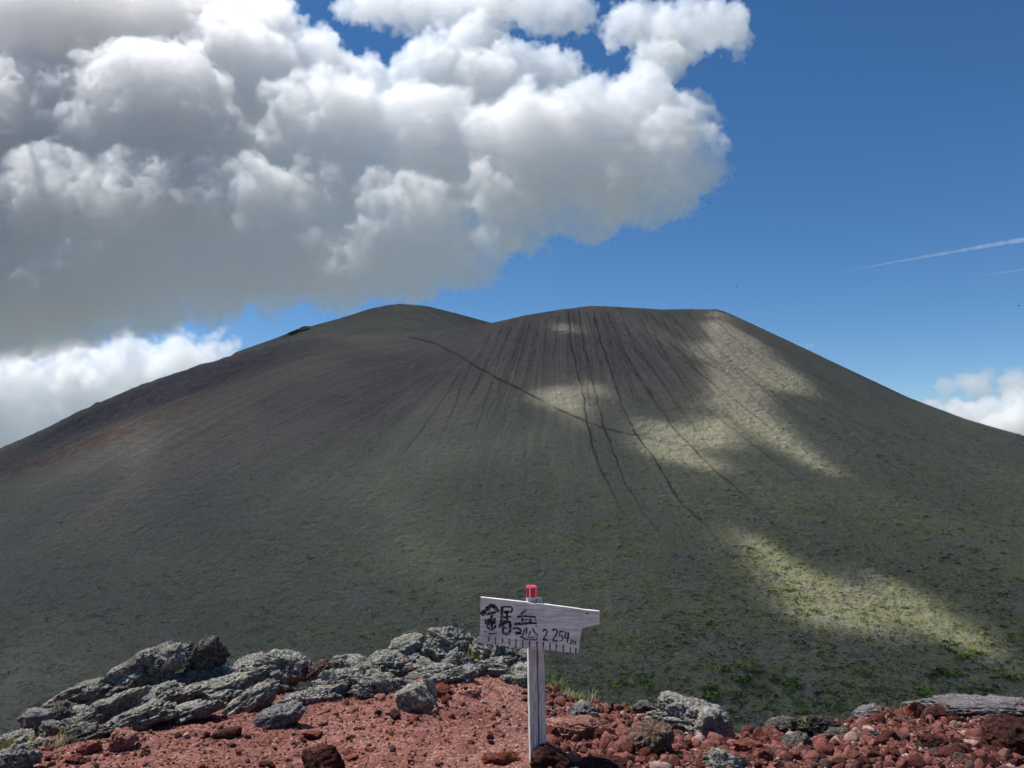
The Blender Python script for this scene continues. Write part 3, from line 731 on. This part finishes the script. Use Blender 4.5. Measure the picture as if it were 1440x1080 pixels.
def prism(name, pts, y0, y1, mat, parent, bevel=.0, yaw=0):
    bm = bmesh.new()
    a = [bm.verts.new((p[0], y0, p[1])) for p in pts]; fc = bm.faces.new(a)
    r = bmesh.ops.extrude_face_region(bm, geom=[fc])
    for v in r['geom']:
        if isinstance(v, bmesh.types.BMVert): v.co.y = y1
    bmesh.ops.recalc_face_normals(bm, faces=bm.faces)
    bmesh.ops.triangulate(bm, faces=[f for f in bm.faces if len(f.verts) > 4])
    if bevel:
        ed = [e for e in bm.edges if len(e.link_faces) == 2 and e.calc_face_angle(0) > .5]
        bmesh.ops.bevel(bm, geom=ed, offset=bevel, segments=2, affect='EDGES', clamp_overlap=True)
    off = Vector(parent.location) if parent.parent is None else Vector(parent.parent.location) + Vector(parent.location)
    if parent.parent is not None: off = Vector(sign.location)
    if yaw:
        cx_ = cp(684, 700).x
        for v in bm.verts:
            dx, dy = v.co.x - cx_, v.co.y - SY - .0245; v.co.x = cx_ + dx * math.cos(yaw) - dy * math.sin(yaw); v.co.y = SY + .034 + dx * math.sin(yaw) + dy * math.cos(yaw)
    for v in bm.verts: v.co -= off
    me = bpy.data.meshes.new(name); bm.to_mesh(me); bm.free(); me.materials.append(mat)
    o = link(name, me, parent); return o
def C2(x, y): p = cp(x, y); return (p.x, p.z)
# outline with saw teeth
bot = lambda x: 627 + (x - 205) * .106
ol = [(216, 240), (610, 283), (640, 292), (668, 296), (700, 292), (1062, 340), (1080, 345), (1222, 357), (1216, 470), (1075, 500), (1066, 520)]
teeth = [285, 341, 400, 458, 513, 570, 628, 690, 743, 801, 853, 913, 970, 1018]
ol.append((1040, bot(1040)))
for x in reversed(teeth):
    hgt = 52 if x < 960 else 36
    ol += [(x + 9, bot(x + 9)), (x + 3, bot(x) - hgt), (x - 3, bot(x) - hgt), (x - 8, bot(x - 8))]
ol += [(205, bot(205))]
rt = random.Random(4)
ol = [(x + rt.uniform(-1.5, 1.5), y + rt.uniform(-1.5, 1.5)) for x, y in ol]
board = prism('board', [C2(*p) for p in ol], SY, SY + .024, WB, sign, .0012)
# planks of the post (wide one on the right, narrow one on the left) 
def plank(x0t, x1t, yt, x0b, x1b, yb_, y0, y1):
    return prism('plank', [C2(x0t, yt), C2(x1t, yt), C2(x1b, yb_), C2(x0b, yb_)], y0, y1, WP, sign, .0015, math.radians(9))
plank(692, 742, 262, 720, 784, 1760, SY + .0245, SY + .066)
plank(612, 684, 262, 640, 711, 1760, SY + .0245, SY + .074)
# red cap with white bands over the taller left plank
def flat_mat(name, c_, rough=.5):
    t = NT(name); t.b.inputs['Roughness'].default_value = rough; t.b.inputs['Specular IOR Level'].default_value = .4
    return t.out(t.mix(t.noise(40, 4), tuple(q * .8 for q in c_), c_))
RC = flat_mat('red_plastic', (.80, .02, .06), .35); WC = flat_mat('white_tape', (.75, .73, .72), .4); INK = flat_mat('black_ink', (.018, .018, .022), .9)
ink = NT('faded_black_paint'); INK = ink.out(ink.mix(ink.rng(ink.noise(110, 4, .75), .50, .64), (.022, .022, .026), (.30, .29, .28)))
prism('plank_end', [C2(614, 180), C2(682, 180), C2(684, 262), C2(613, 262)], SY + .0265, SY + .072, WP, sign)
cap = prism('cap', [C2(604, 160), C2(612, 155), C2(684, 155), C2(692, 160), C2(690, 256), C2(606, 256)], SY + .0225, SY + .078, RC, sign, .003)
prism('band', [C2(625, 166), C2(637, 166), C2(637, 254), C2(626, 254)], SY + .0215, SY + .0235, WC, cap)
prism('band', [C2(604.5, 162), C2(686, 156), C2(690, 163), C2(606, 170)], SY + .0210, SY + .0230, WC, cap)
prism('band', [C2(680, 166), C2(686, 166), C2(686, 250), C2(681, 250)], SY + .0217, SY + .0235, WC, cap)
prism('band', [C2(605, 250), C2(691, 250), C2(691, 259), C2(605, 259)], SY + .0213, SY + .0235, WC, cap)
# hand painted lettering
CH = {}
def char(k):
    if k not in CH: CH[k] = bmesh.new()
    return CH[k]
def stroke(pts, wd, notch=False):
    pts0 = pts
    pts = [Vector(C2(*p)) for p in pts]; hw = wd * .5 * SY / F / 6
    fine = []
    for a, b in zip(pts[:-1], pts[1:]):
        k = max(2, int((b - a).length / .004))
        fine += [a.lerp(b, i / k) for i in range(k)]
    fine.append(pts[-1]); L = []; R = []
    for i, q in enumerate(fine):
        d_ = (fine[min(i + 1, len(fine) - 1)] - fine[max(i - 1, 0)]).normalized(); nn = Vector((-d_.y, d_.x)); h_ = hw * rt.uniform(.7, 1.25) * (1.15 - .35 * i / len(fine))
        if i in (0, len(fine) - 1): h_ *= .7
        L.append(q + nn * h_); R.append(q - nn * h_)
    mx_ = sum(p[0] for p in pts0) / len(pts0)
    key = 'knot' if mx_ > 1090 else 0 if mx_ < 484 else 1 if mx_ < 720 else 2 if mx_ < 800 else 3 if mx_ < 870 else 4 if mx_ < 918 else 5 if mx_ < 970 else 6
    if notch: key = 'notch'
    bml = char(key)
    stroke.k += 1; y_ = SY - .0008 - stroke.k * .00003
    vl = [bml.verts.new((p.x, y_, p.y)) for p in L]; vr = [bml.verts.new((p.x, y_, p.y)) for p in R]
    for i in range(len(vl) - 1): bml.faces.new((vl[i], vl[i + 1], vr[i + 1], vr[i]))
stroke.k = 0
for pts, wd in [
    ([(222, 388), (268, 340), (314, 302)], 22), ([(310, 302), (340, 330), (372, 362)], 18), ([(262, 385), (305, 372), (350, 366)], 13), ([(308, 372), (309, 420), (310, 520)], 15),
    ([(250, 452), (290, 438), (345, 428)], 26), ([(255, 462), (300, 462), (345, 448)], 16), ([(268, 480), (292, 516)], 12), ([(345, 474), (322, 512)], 11), ([(282, 545), (315, 548), (352, 544)], 6), ([(248, 520), (262, 540)], 5),
    ([(388, 322), (430, 318), (482, 322)], 9), ([(482, 322), (480, 362)], 9), ([(392, 368), (440, 362), (482, 362)], 12), ([(396, 322), (394, 400), (388, 450), (372, 496)], 14),
    ([(402, 412), (440, 404), (474, 402)], 10), ([(438, 370), (438, 410), (436, 458)], 12), ([(402, 452), (440, 446), (470, 448)], 18), ([(466, 450), (464, 495), (462, 538)], 14), ([(404, 452), (402, 500), (404, 545)], 15), ([(402, 542), (432, 548), (462, 538)], 16), ([(410, 492), (440, 505)], 9),
    ([(602, 348), (575, 365), (545, 386)], 8), ([(522, 405), (570, 398), (682, 404)], 10), ([(568, 385), (566, 425), (560, 462)], 9), ([(566, 432), (610, 428), (650, 432)], 6), ([(636, 402), (634, 430), (634, 458)], 9), ([(498, 466), (560, 462), (640, 456), (690, 460)], 14), ([(660, 402), (676, 420), (684, 444)], 5),
    ([(485, 502), (510, 498), (540, 502)], 11), ([(505, 545), (530, 540), (560, 546)], 15), ([(540, 500), (556, 520), (540, 548)], 12), ([(585, 505), (580, 540), (560, 575), (545, 572)], 7), ([(600, 492), (604, 530), (598, 556)], 9), ([(560, 575), (590, 590), (640, 596), (690, 598)], 7), ([(640, 520), (622, 560), (612, 580)], 6),
    ([(652, 500), (668, 530), (688, 556)], 9), ([(690, 552), (706, 548)], 6), ([(690, 598), (694, 560)], 5), ([(615, 582), (650, 578), (680, 580)], 4), ([(676, 480), (700, 492)], 4),
    ([(740, 528), (752, 513), (772, 514), (776, 534), (764, 562), (742, 598)], 7), ([(742, 600), (765, 598), (790, 604)], 8),
    ([(822, 522), (838, 508), (858, 514), (860, 538), (846, 568), (818, 604)], 9), ([(818, 606), (842, 604), (866, 610)], 10),
    ([(914, 526), (884, 530), (878, 562), (900, 562), (912, 582), (900, 606), (874, 610)], 7), ([(936, 530), (928, 560), (926, 582), (962, 586)], 7), ([(956, 534), (952, 580), (944, 622)], 8),
    ([(974, 640), (982, 592)], 6), ([(982, 600), (998, 604), (1000, 640)], 5), ([(1000, 612), (1016, 612), (1018, 642)], 5)]:
    stroke(pts, wd * (1.6 if pts[0][0] < 484 else 1.5 if pts[0][0] < 722 else 1.6))
# knot and hairline crack
stroke([(1104, 380), (1116, 372), (1126, 380)], 12)
for x in teeth: stroke([(x + .5, bot(x) - (66 if x < 960 else 46)), (x, bot(x) - 20)], 10, True)
NM = {'knot': 'knot', 'notch': 'saw_tooth_mark'}
for k_, bml in CH.items():
    for v in bml.verts: v.co -= Vector(sign.location)
    nm_ = NM.get(k_, 'painted_character')
    ml = bpy.data.meshes.new(nm_); bml.to_mesh(ml); bml.free(); ml.materials.append(INK)
    link(nm_, ml, board)

# ------------------------------------------------------------------ insects in the air
IM = flat_mat('insect_body', (.02, .018, .016), .6)
def insect(px, py, Y, label, seed):
    e = empty('insect', at(px, py, Y)); tag(e, label, 'insect', 'insects flying in the blue sky'); v, f = ICO[2]
    link('body', mesh_np('body', v * np.array([.012, .004, .004]), f, IM), e)
    for s_ in (-1, 1):
        vv = np.array([(.002, 0, .002), (-.006, s_ * .008, .006), (-.003, s_ * .016, .008), (.004, s_ * .012, .007)]); vv = np.concatenate([vv, vv + [0, 0, .0004]])
        link('wing', mesh_np('wing', vv, np.array([(0, 1, 2, 3), (7, 6, 5, 4), (0, 4, 5, 1), (1, 5, 6, 2), (2, 6, 7, 3), (3, 7, 4, 0)]), IM, False), e)
    e.rotation_euler = (0, seed * .3, seed)
insect(997, 286, 9, 'tiny dark insect flying just right of the big cloud edge', 1)
insect(1433, 430, 9, 'tiny dark insect flying at the right edge below the contrails', 2)
insect(1036, 403, 10, 'tiny dark insect flying above the flat summit rim', 3)

# ------------------------------------------------------------------ clouds: real vapour volumes
def vapour(name, dens, g=0.45, col=(1, 1, 1), fine=None):
    m = bpy.data.materials.new(name); m.use_nodes = True; t = m.node_tree; t.nodes.clear()
    o = t.nodes.new('ShaderNodeOutputMaterial'); v = t.nodes.new('ShaderNodeVolumeScatter')
    a = t.nodes.new('ShaderNodeAttribute'); a.attribute_name = 'density'
    mm = t.nodes.new('ShaderNodeMath'); mm.operation = 'MULTIPLY'; mm.inputs[1].default_value = dens
    src = a.outputs['Fac']
    if fine:
        tc = t.nodes.new('ShaderNodeTexCoord'); nz = t.nodes.new('ShaderNodeTexNoise'); t.links.new(tc.outputs['Object'], nz.inputs['Vector']); nz.inputs['Scale'].default_value = fine[0]; nz.inputs['Detail'].default_value = 4; nz.inputs['Roughness'].default_value = .6
        mr = t.nodes.new('ShaderNodeMapRange'); t.links.new(nz.outputs[0], mr.inputs[0]); mr.inputs[1].default_value = .3; mr.inputs[2].default_value = .7
        inv = t.nodes.new('ShaderNodeMath'); inv.operation = 'SUBTRACT'; inv.inputs[0].default_value = 1.; t.links.new(src, inv.inputs[1])
        e1 = t.nodes.new('ShaderNodeMath'); e1.operation = 'MULTIPLY'; t.links.new(inv.outputs[0], e1.inputs[0]); t.links.new(mr.outputs[0], e1.inputs[1])
        e2 = t.nodes.new('ShaderNodeMath'); e2.operation = 'MULTIPLY_ADD'; e2.use_clamp = True; t.links.new(e1.outputs[0], e2.inputs[0]); e2.inputs[1].default_value = -fine[1]; t.links.new(src, e2.inputs[2]); src = e2.outputs[0]
    t.links.new(src, mm.inputs[0]); t.links.new(mm.outputs[0], v.inputs['Density'])
    v.inputs['Color'].default_value = (*col, 1); v.inputs['Anisotropy'].default_value = g
    t.links.new(v.outputs[0], o.inputs['Volume']); return m
def cloud(name, blobs, mat, mn, mx, vox, namp, nscale, seed, edge=.5, ysq=.55, bias=.5, holes=None, zr=None, rot_noise=(1, 1, 1), warp=.9, calm=None, vk=1., nrough=.66):
    """blobs: (centre, radius). Depth (y) is squeezed by ysq. The density is a smooth union of blobs, billowed by noise"""
    v = bpy.data.volumes.new(name); ob = link(name, v)
    g = bpy.data.node_groups.new(name, 'GeometryNodeTree')
    g.interface.new_socket('Geometry', in_out='INPUT', socket_type='NodeSocketGeometry')
    g.interface.new_socket('Geometry', in_out='OUTPUT', socket_type='NodeSocketGeometry')
    N = g.nodes; L = g.links
    N.new('NodeGroupInput'); go = N.new('NodeGroupOutput')
    def M(op, a, b=None, c_=None):
        x = N.new('ShaderNodeMath'); x.operation = op
        for i, q in enumerate((a, b, c_)):
            if q is None: continue
            if isinstance(q, (int, float)): x.inputs[i].default_value = q
            else: L.new(q, x.inputs[i])
        return x.outputs[0]
    def VM(op, a, b, out=0):
        x = N.new('ShaderNodeVectorMath'); x.operation = op; L.new(a, x.inputs[0])
        if isinstance(b, (tuple, list, Vector)): x.inputs[1].default_value = b
        else: L.new(b, x.inputs[1])
        return x.outputs[out]
    pos = N.new('GeometryNodeInputPosition').outputs[0]
    if holes is None:       # tear the outline: bend space before measuring the blobs
        wn_ = N.new('ShaderNodeTexNoise'); L.new(pos, wn_.inputs['Vector']); wn_.inputs['Scale'].default_value = nscale * 1.6; wn_.inputs['Detail'].default_value = 5; wn_.inputs['Roughness'].default_value = nrough
        wa = warp / nscale; sq = VM('ADD', VM('MULTIPLY', VM('SUBTRACT', wn_.outputs['Color'], (.5, .5, .5)), (wa, wa, wa)), pos)
        sq = VM('MULTIPLY', sq, (1, 1 / ysq, 1))
    else: sq = pos
    if holes is None:
        f = None
        for (c_, r_) in blobs:
            d_ = VM('DISTANCE', sq, (c_[0], c_[1] / ysq, c_[2]), 'Value')
            q = M('MULTIPLY_ADD', d_, -1 / 100., r_ / 100.)
            f = q if f is None else M('SMOOTH_MAX', f, q, .3)
    else:
        sx = N.new('ShaderNodeSeparateXYZ'); L.new(pos, sx.inputs[0])
        zc_, zh = zr
        f = M('SUBTRACT', 1.15, M('MULTIPLY', M('ABSOLUTE', M('SUBTRACT', sx.outputs[2], zc_)), 1. / zh))
        flat = VM('MULTIPLY', pos, (1, 1, 0))
        # edge of the deck
        for (ax, sgn, lim) in ((0, -1, mn[0] + 120), (0, 1, mx[0] - 120), (1, -1, mn[1] + 120), (1, 1, mx[1] - 100)):
            e_ = M('MULTIPLY', M('SUBTRACT', lim, sx.outputs[ax]), sgn / 90.)
            f = M('MINIMUM', f, M('ADD', e_, 1.))
        for (hx, hy, ra, rb, ang, pw) in holes:
            ca, sa = math.cos(ang), math.sin(ang)
            dx = M('SUBTRACT', sx.outputs[0], hx); dy = M('SUBTRACT', sx.outputs[1], hy)
            a_ = M('MULTIPLY', M('ADD', M('MULTIPLY', dx, ca), M('MULTIPLY', dy, sa)), 1 / ra); b_ = M('MULTIPLY', M('SUBTRACT', M('MULTIPLY', dy, ca), M('MULTIPLY', dx, sa)), 1 / rb)
            rr = M('SQRT', M('ADD', M('MULTIPLY', a_, a_), M('MULTIPLY', b_, b_)))
            f = M('MINIMUM', f, M('MULTIPLY', M('SUBTRACT', rr, 1.), pw))
    sn = VM('MULTIPLY', pos, rot_noise); sn = VM('ADD', sn, (seed * 1370., seed * 770., seed * 310.))
    x = N.new('ShaderNodeTexNoise'); L.new(sn, x.inputs['Vector']); x.inputs['Scale'].default_value = nscale * .9; x.inputs['Detail'].default_value = 8; x.inputs['Roughness'].default_value = nrough
    nn = x.outputs[0]
    wrp = N.new('ShaderNodeTexNoise'); L.new(sn, wrp.inputs['Vector']); wrp.inputs['Scale'].default_value = nscale * 1.5; wrp.inputs['Detail'].default_value = 1
    vx = N.new('ShaderNodeTexVoronoi'); vx.feature = 'F1'; wv = VM('ADD', VM('MULTIPLY', wrp.outputs['Color'], [.5 / nscale] * 3), sn); L.new(wv, vx.inputs['Vector']); vx.inputs['Scale'].default_value = nscale; vx.inputs['Detail'].default_value = 2; vx.inputs['Roughness'].default_value = .5
    amp = namp
    if calm:
        s3 = N.new('ShaderNodeSeparateXYZ'); L.new(pos, s3.inputs[0]); cm = N.new('ShaderNodeMapRange'); cm.interpolation_type = 'SMOOTHSTEP'
        L.new(M('MULTIPLY_ADD', s3.outputs[0], .4, s3.outputs[2]), cm.inputs['Value']); cm.inputs['From Min'].default_value = calm[0]; cm.inputs['From Max'].default_value = calm[1]; cm.inputs['To Min'].default_value = .42
        amp = M('MULTIPLY', cm.outputs[0], namp); f = M('ADD', f, M('MULTIPLY', M('SUBTRACT', 1., cm.outputs[0]), .5))
    f = M('ADD', f, M('MULTIPLY', M('SUBTRACT', .45, vx.outputs['Distance']), M('MULTIPLY', amp, vk)))
    f = M('ADD', f, M('ADD', M('MULTIPLY', M('MULTIPLY', M('SUBTRACT', nn, .5), amp), 2.4), bias))
    mr = N.new('ShaderNodeMapRange'); mr.interpolation_type = 'SMOOTHSTEP'; L.new(f, mr.inputs['Value']); mr.inputs['From Min'].default_value = 0; mr.inputs['From Max'].default_value = edge
    vc = N.new('GeometryNodeVolumeCube'); L.new(mr.outputs[0], vc.inputs['Density']); vc.inputs['Min'].default_value = mn; vc.inputs['Max'].default_value = mx
    for i, k in enumerate(('Resolution X', 'Resolution Y', 'Resolution Z')): vc.inputs[k].default_value = max(4, int((mx[i] - mn[i]) / vox))
    smn = N.new('GeometryNodeSetMaterial'); smn.inputs['Material'].default_value = mat
    L.new(vc.outputs[0], smn.inputs[0]); L.new(smn.outputs[0], go.inputs[0])
    md = ob.modifiers.new('cloud', 'NODES'); md.node_group = g; v.materials.append(mat)
    return ob
def blobs_px(lst, D, jit=150, seed=3, lean=0., y0=220):
    r_ = random.Random(seed); out = []
    for q in lst:
        x, y, r = q[:3]; Y = D + r_.uniform(-jit, jit) + (q[3] if len(q) > 3 else 0) + lean * (y0 - y)
        out.append((at(x, y, Y), r / F * Y))
    return out

# unseen deck placed to shade the slope, gaps shaped for its sunlit patches
DZ, DH = 1230.0, 45.0
def gap(px, py, w_, h_, ang=0, pw=1.6):
    p = slope_at(px, py) or at(px, py, 1400); k = (DZ - p.z) / SUN.z; q = p + SUN * k
    # half widths on the ground: across = w, up-slope = h
    pt = slope_at(px, py - h_ * .5) or p; pb = slope_at(px, py + h_ * .5) or p
    # effect of ground height on where the beam crosses the deck
    def up(pp): return pp + SUN * ((DZ - pp.z) / SUN.z)
    a, b = up(pt), up(pb); v_ = a - b; rb = max(v_.length / 2, 18); ang_ = math.atan2(v_.y, v_.x) - math.pi / 2
    ra = w_ * .5 * p.y / F
    return (q.x, q.y, ra, rb, ang_, pw)
GAPS = [(1010, 462, 50, 34), (1045, 485, 80, 40), (1060, 512, 110, 40), (1035, 545, 80, 50), (1045, 580, 90, 50), (1085, 612, 90, 36), (1140, 645, 60, 26), (1000, 605, 70, 40), (945, 612, 80, 32), (925, 632, 60, 30), (985, 648, 50, 24),
        (790, 560, 96, 36), (830, 545, 50, 20), (815, 585, 30, 30), (1050, 765, 60, 50), (1085, 795, 110, 74), (1120, 835, 100, 70), (1190, 845, 130, 66), (1280, 850, 140, 60), (1350, 890, 90, 50), (800, 462, 60, 14), (1005, 442, 30, 10)]
if CLOUDS:
    cloud_deck = cloud('cumulus_cloud', None, vapour('deck_vapour', .024, .4), (-2300, 620, DZ - 90), (1050, 1800, DZ + 90), 13, .7, 1 / 170., 2.0, .45, 1, 0.38, [gap(*g_) for g_ in GAPS], (DZ, DH))
    tag(cloud_deck, 'unseen broken cloud deck above the view, placed to shade the mountain', 'cloud')
    BD = [((x, y, 1690.), 135.) for x in range(-1540, -520, 130) for y in (2010, 2120, 2230, 2340)]  # unseen bank added to keep the sun off the left summit
    tag(cloud('cumulus_cloud', BD, vapour('near_vapour', .018, .5), (-1750, 1850, 1500), (-380, 2520, 1880), 18, .7, 1 / 170., 8.0, .4, .8, .3, warp=.15), 'unseen cloud bank added above the view to shade the rounded left summit', 'cloud')
    BL = [(60, 60, 150), (40, 200, 130), (60, 330, 120), (-120, 250, 200), (200, 60, 110), (200, 190, 140), (190, 320, 100), (330, 120, 110), (300, 230, 90), (330, 310, 90), (450, 310, 85), (560, 320, 75), (620, 320, 60), (450, 200, 100), (430, 95, 55), (380, 50, 45), (500, 130, 50),
          (600, 210, 95), (610, 100, 55), (670, 75, 50), (700, 130, 70), (740, 210, 90), (780, 130, 55), (850, 200, 85), (900, 165, 65), (925, 215, 58), (960, 170, 40), (965, 240, 34), (880, 255, 50),
          (520, -5, 40), (580, 5, 40), (640, -5, 48), (700, 5, 42), (750, 8, 40), (800, 15, 30), (885, 38, 34), (920, 50, 38), (965, 48, 42), (1010, 42, 36), (930, 88, 30), (330, 0, 70), (220, 0, 100),
          (-10, 412, 78), (60, 420, 56), (20, 375, 80), (150, 365, 70), (110, 405, 65), (210, 390, 60), (300, 375, 60), (390, 372, 50), (480, 372, 48), (570, 368, 46), (630, 355, 40), (660, 362, 34), (690, 345, 26), (712, 338, 15), (740, 310, 36), (820, 300, 34), (900, 285, 36), (950, 280, 26), (1000, 225, 22), (700, 285, 60), (780, 290, 45), (860, 280, 44), (930, 265, 36), (985, 205, 24), (990, 245, 18)]
    tag(cloud('cumulus_cloud', blobs_px(BL, 4000, 60, lean=1.7), vapour('cumulus_vapour', .0115, .45, (.915, .962, 1.), fine=(1 / 45., 1.7)), (-3700, 3150, 450), (1400, 4950, 2850), 12, 1.5, 1 / 190., 1.0, .70, .45, 1.15, warp=.95, calm=(250., 1250.), vk=.5, nrough=.74), 'huge grey bottomed cumulus cloud filling the upper left sky', 'cloud')
    BW = [(0, 625, 50), (-50, 640, 60), (20, 550, 65), (90, 525, 52), (170, 515, 48), (240, 500, 36), (290, 492, 28), (325, 488, 16), (-80, 560, 90), (130, 555, 55), (205, 535, 40), (40, 600, 50), (260, 520, 30)]
    tag(cloud('cumulus_cloud', blobs_px(BW, 9000, 200), vapour('far_vapour', .006, .45), (-7400, 8300, 100), (-2900, 9700, 1900), 26, 2.5, 1 / 270., 4.0, .7, .5, 1.35), 'white far cloud bank behind the left flank of the mountain', 'cloud')
    BR = [(1285, 580, 9), (1310, 578, 14), (1350, 585, 22), (1390, 580, 26), (1440, 575, 30), (1440, 600, 34), (1400, 605, 28), (1365, 600, 24), (1480, 600, 40), (1335, 590, 16), (1420, 585, 20), (1540, 610, 60)]
    tag(cloud('cumulus_cloud', blobs_px(BR, 12000, 200), vapour('far_vapour_right', .008, .5), (6300, 11400, 100), (9600, 12600, 1300), 26, 1.6, 1 / 300., 6.0, .5, .5, 1.1, warp=.5), 'bright puffy cumulus top low behind the right flank of the mountain', 'cloud')
    BV = [(1330, 548, 16), (1375, 545, 20), (1430, 545, 26), (1490, 545, 30), (1390, 528, 9), (1355, 535, 12), (1460, 560, 24)]
    tag(cloud('veil_cloud', blobs_px(BV, 16000, 200), vapour('veil', .0032, .5), (8400, 15200, 900), (12200, 16800, 2400), 40, 1.8, 1 / 700., 9.0, 1.4, .5, 1.6, rot_noise=(.45, 1, 2.), warp=.3), 'thin veil of cloud just above the puffy cloud on the right', 'cloud')
    BT = [(1128, 484, 5), (1140, 486, 6), (1150, 488, 4)]
    tag(cloud('veil_cloud', blobs_px(BT, 12000, 20), vapour('veil_small', .0035, .5), (4300, 11800, 1700), (5000, 12200, 2100), 12, 1., 1 / 140., 3.0, .8, .5, .6), 'tiny wisp of cloud touching the right ridge of the mountain', 'cloud')
def contrail(a, b, r0, r1, dens, label, seed):
    D_ = 13000.; A, B_ = at(*a, D_), at(*b, D_); n_ = 60; v, f = [], []; rr = np.random.RandomState(seed)
    ax = (B_ - A).normalized(); s1 = ax.cross(Vector((0, 1, 0))).normalized(); s2 = ax.cross(s1)
    for i in range(n_ + 1):
        t = i / n_; r_ = (r0 + (r1 - r0) * t) * D_ / F * rr.uniform(.8, 1.2); c_ = A.lerp(B_, t) + s1 * (float(vnoise(np.array([i / 7.]), np.array([0.]), np.array([0.]), seed)[0]) * 8)
        for k in range(8):
            an = k * math.pi / 4; v.append(c_ + s1 * (math.cos(an) * r_) + s2 * (math.sin(an) * r_))
    for i in range(n_):
        for k in range(8): f.append((i * 8 + k, i * 8 + (k + 1) % 8, i * 8 + 8 + (k + 1) % 8, i * 8 + 8 + k))
    m = bpy.data.materials.new('trail_vapour'); m.use_nodes = True; t = m.node_tree; t.nodes.clear()
    o_ = t.nodes.new('ShaderNodeOutputMaterial'); vv = t.nodes.new('ShaderNodeVolumeScatter'); vv.inputs['Density'].default_value = dens; vv.inputs['Anisotropy'].default_value = .4; t.links.new(vv.outputs[0], o_.inputs['Volume'])
    me = mesh_np('contrail', np.array([q[:] for q in v]), np.array(f), m)
    bm = bmesh.new(); bm.from_mesh(me); bmesh.ops.holes_fill(bm, edges=bm.edges); bmesh.ops.recalc_face_normals(bm, faces=bm.faces); bm.to_mesh(me); bm.free()
    tag(link('contrail', me), label, 'contrail')
contrail((1165, 385), (1560, 316), .5, 5, .004, 'longer white contrail rising to the right in the blue sky', 1)
contrail((1360, 391), (1560, 362), .8, 5, .0022, 'short faint contrail below the longer one at the right edge', 2)
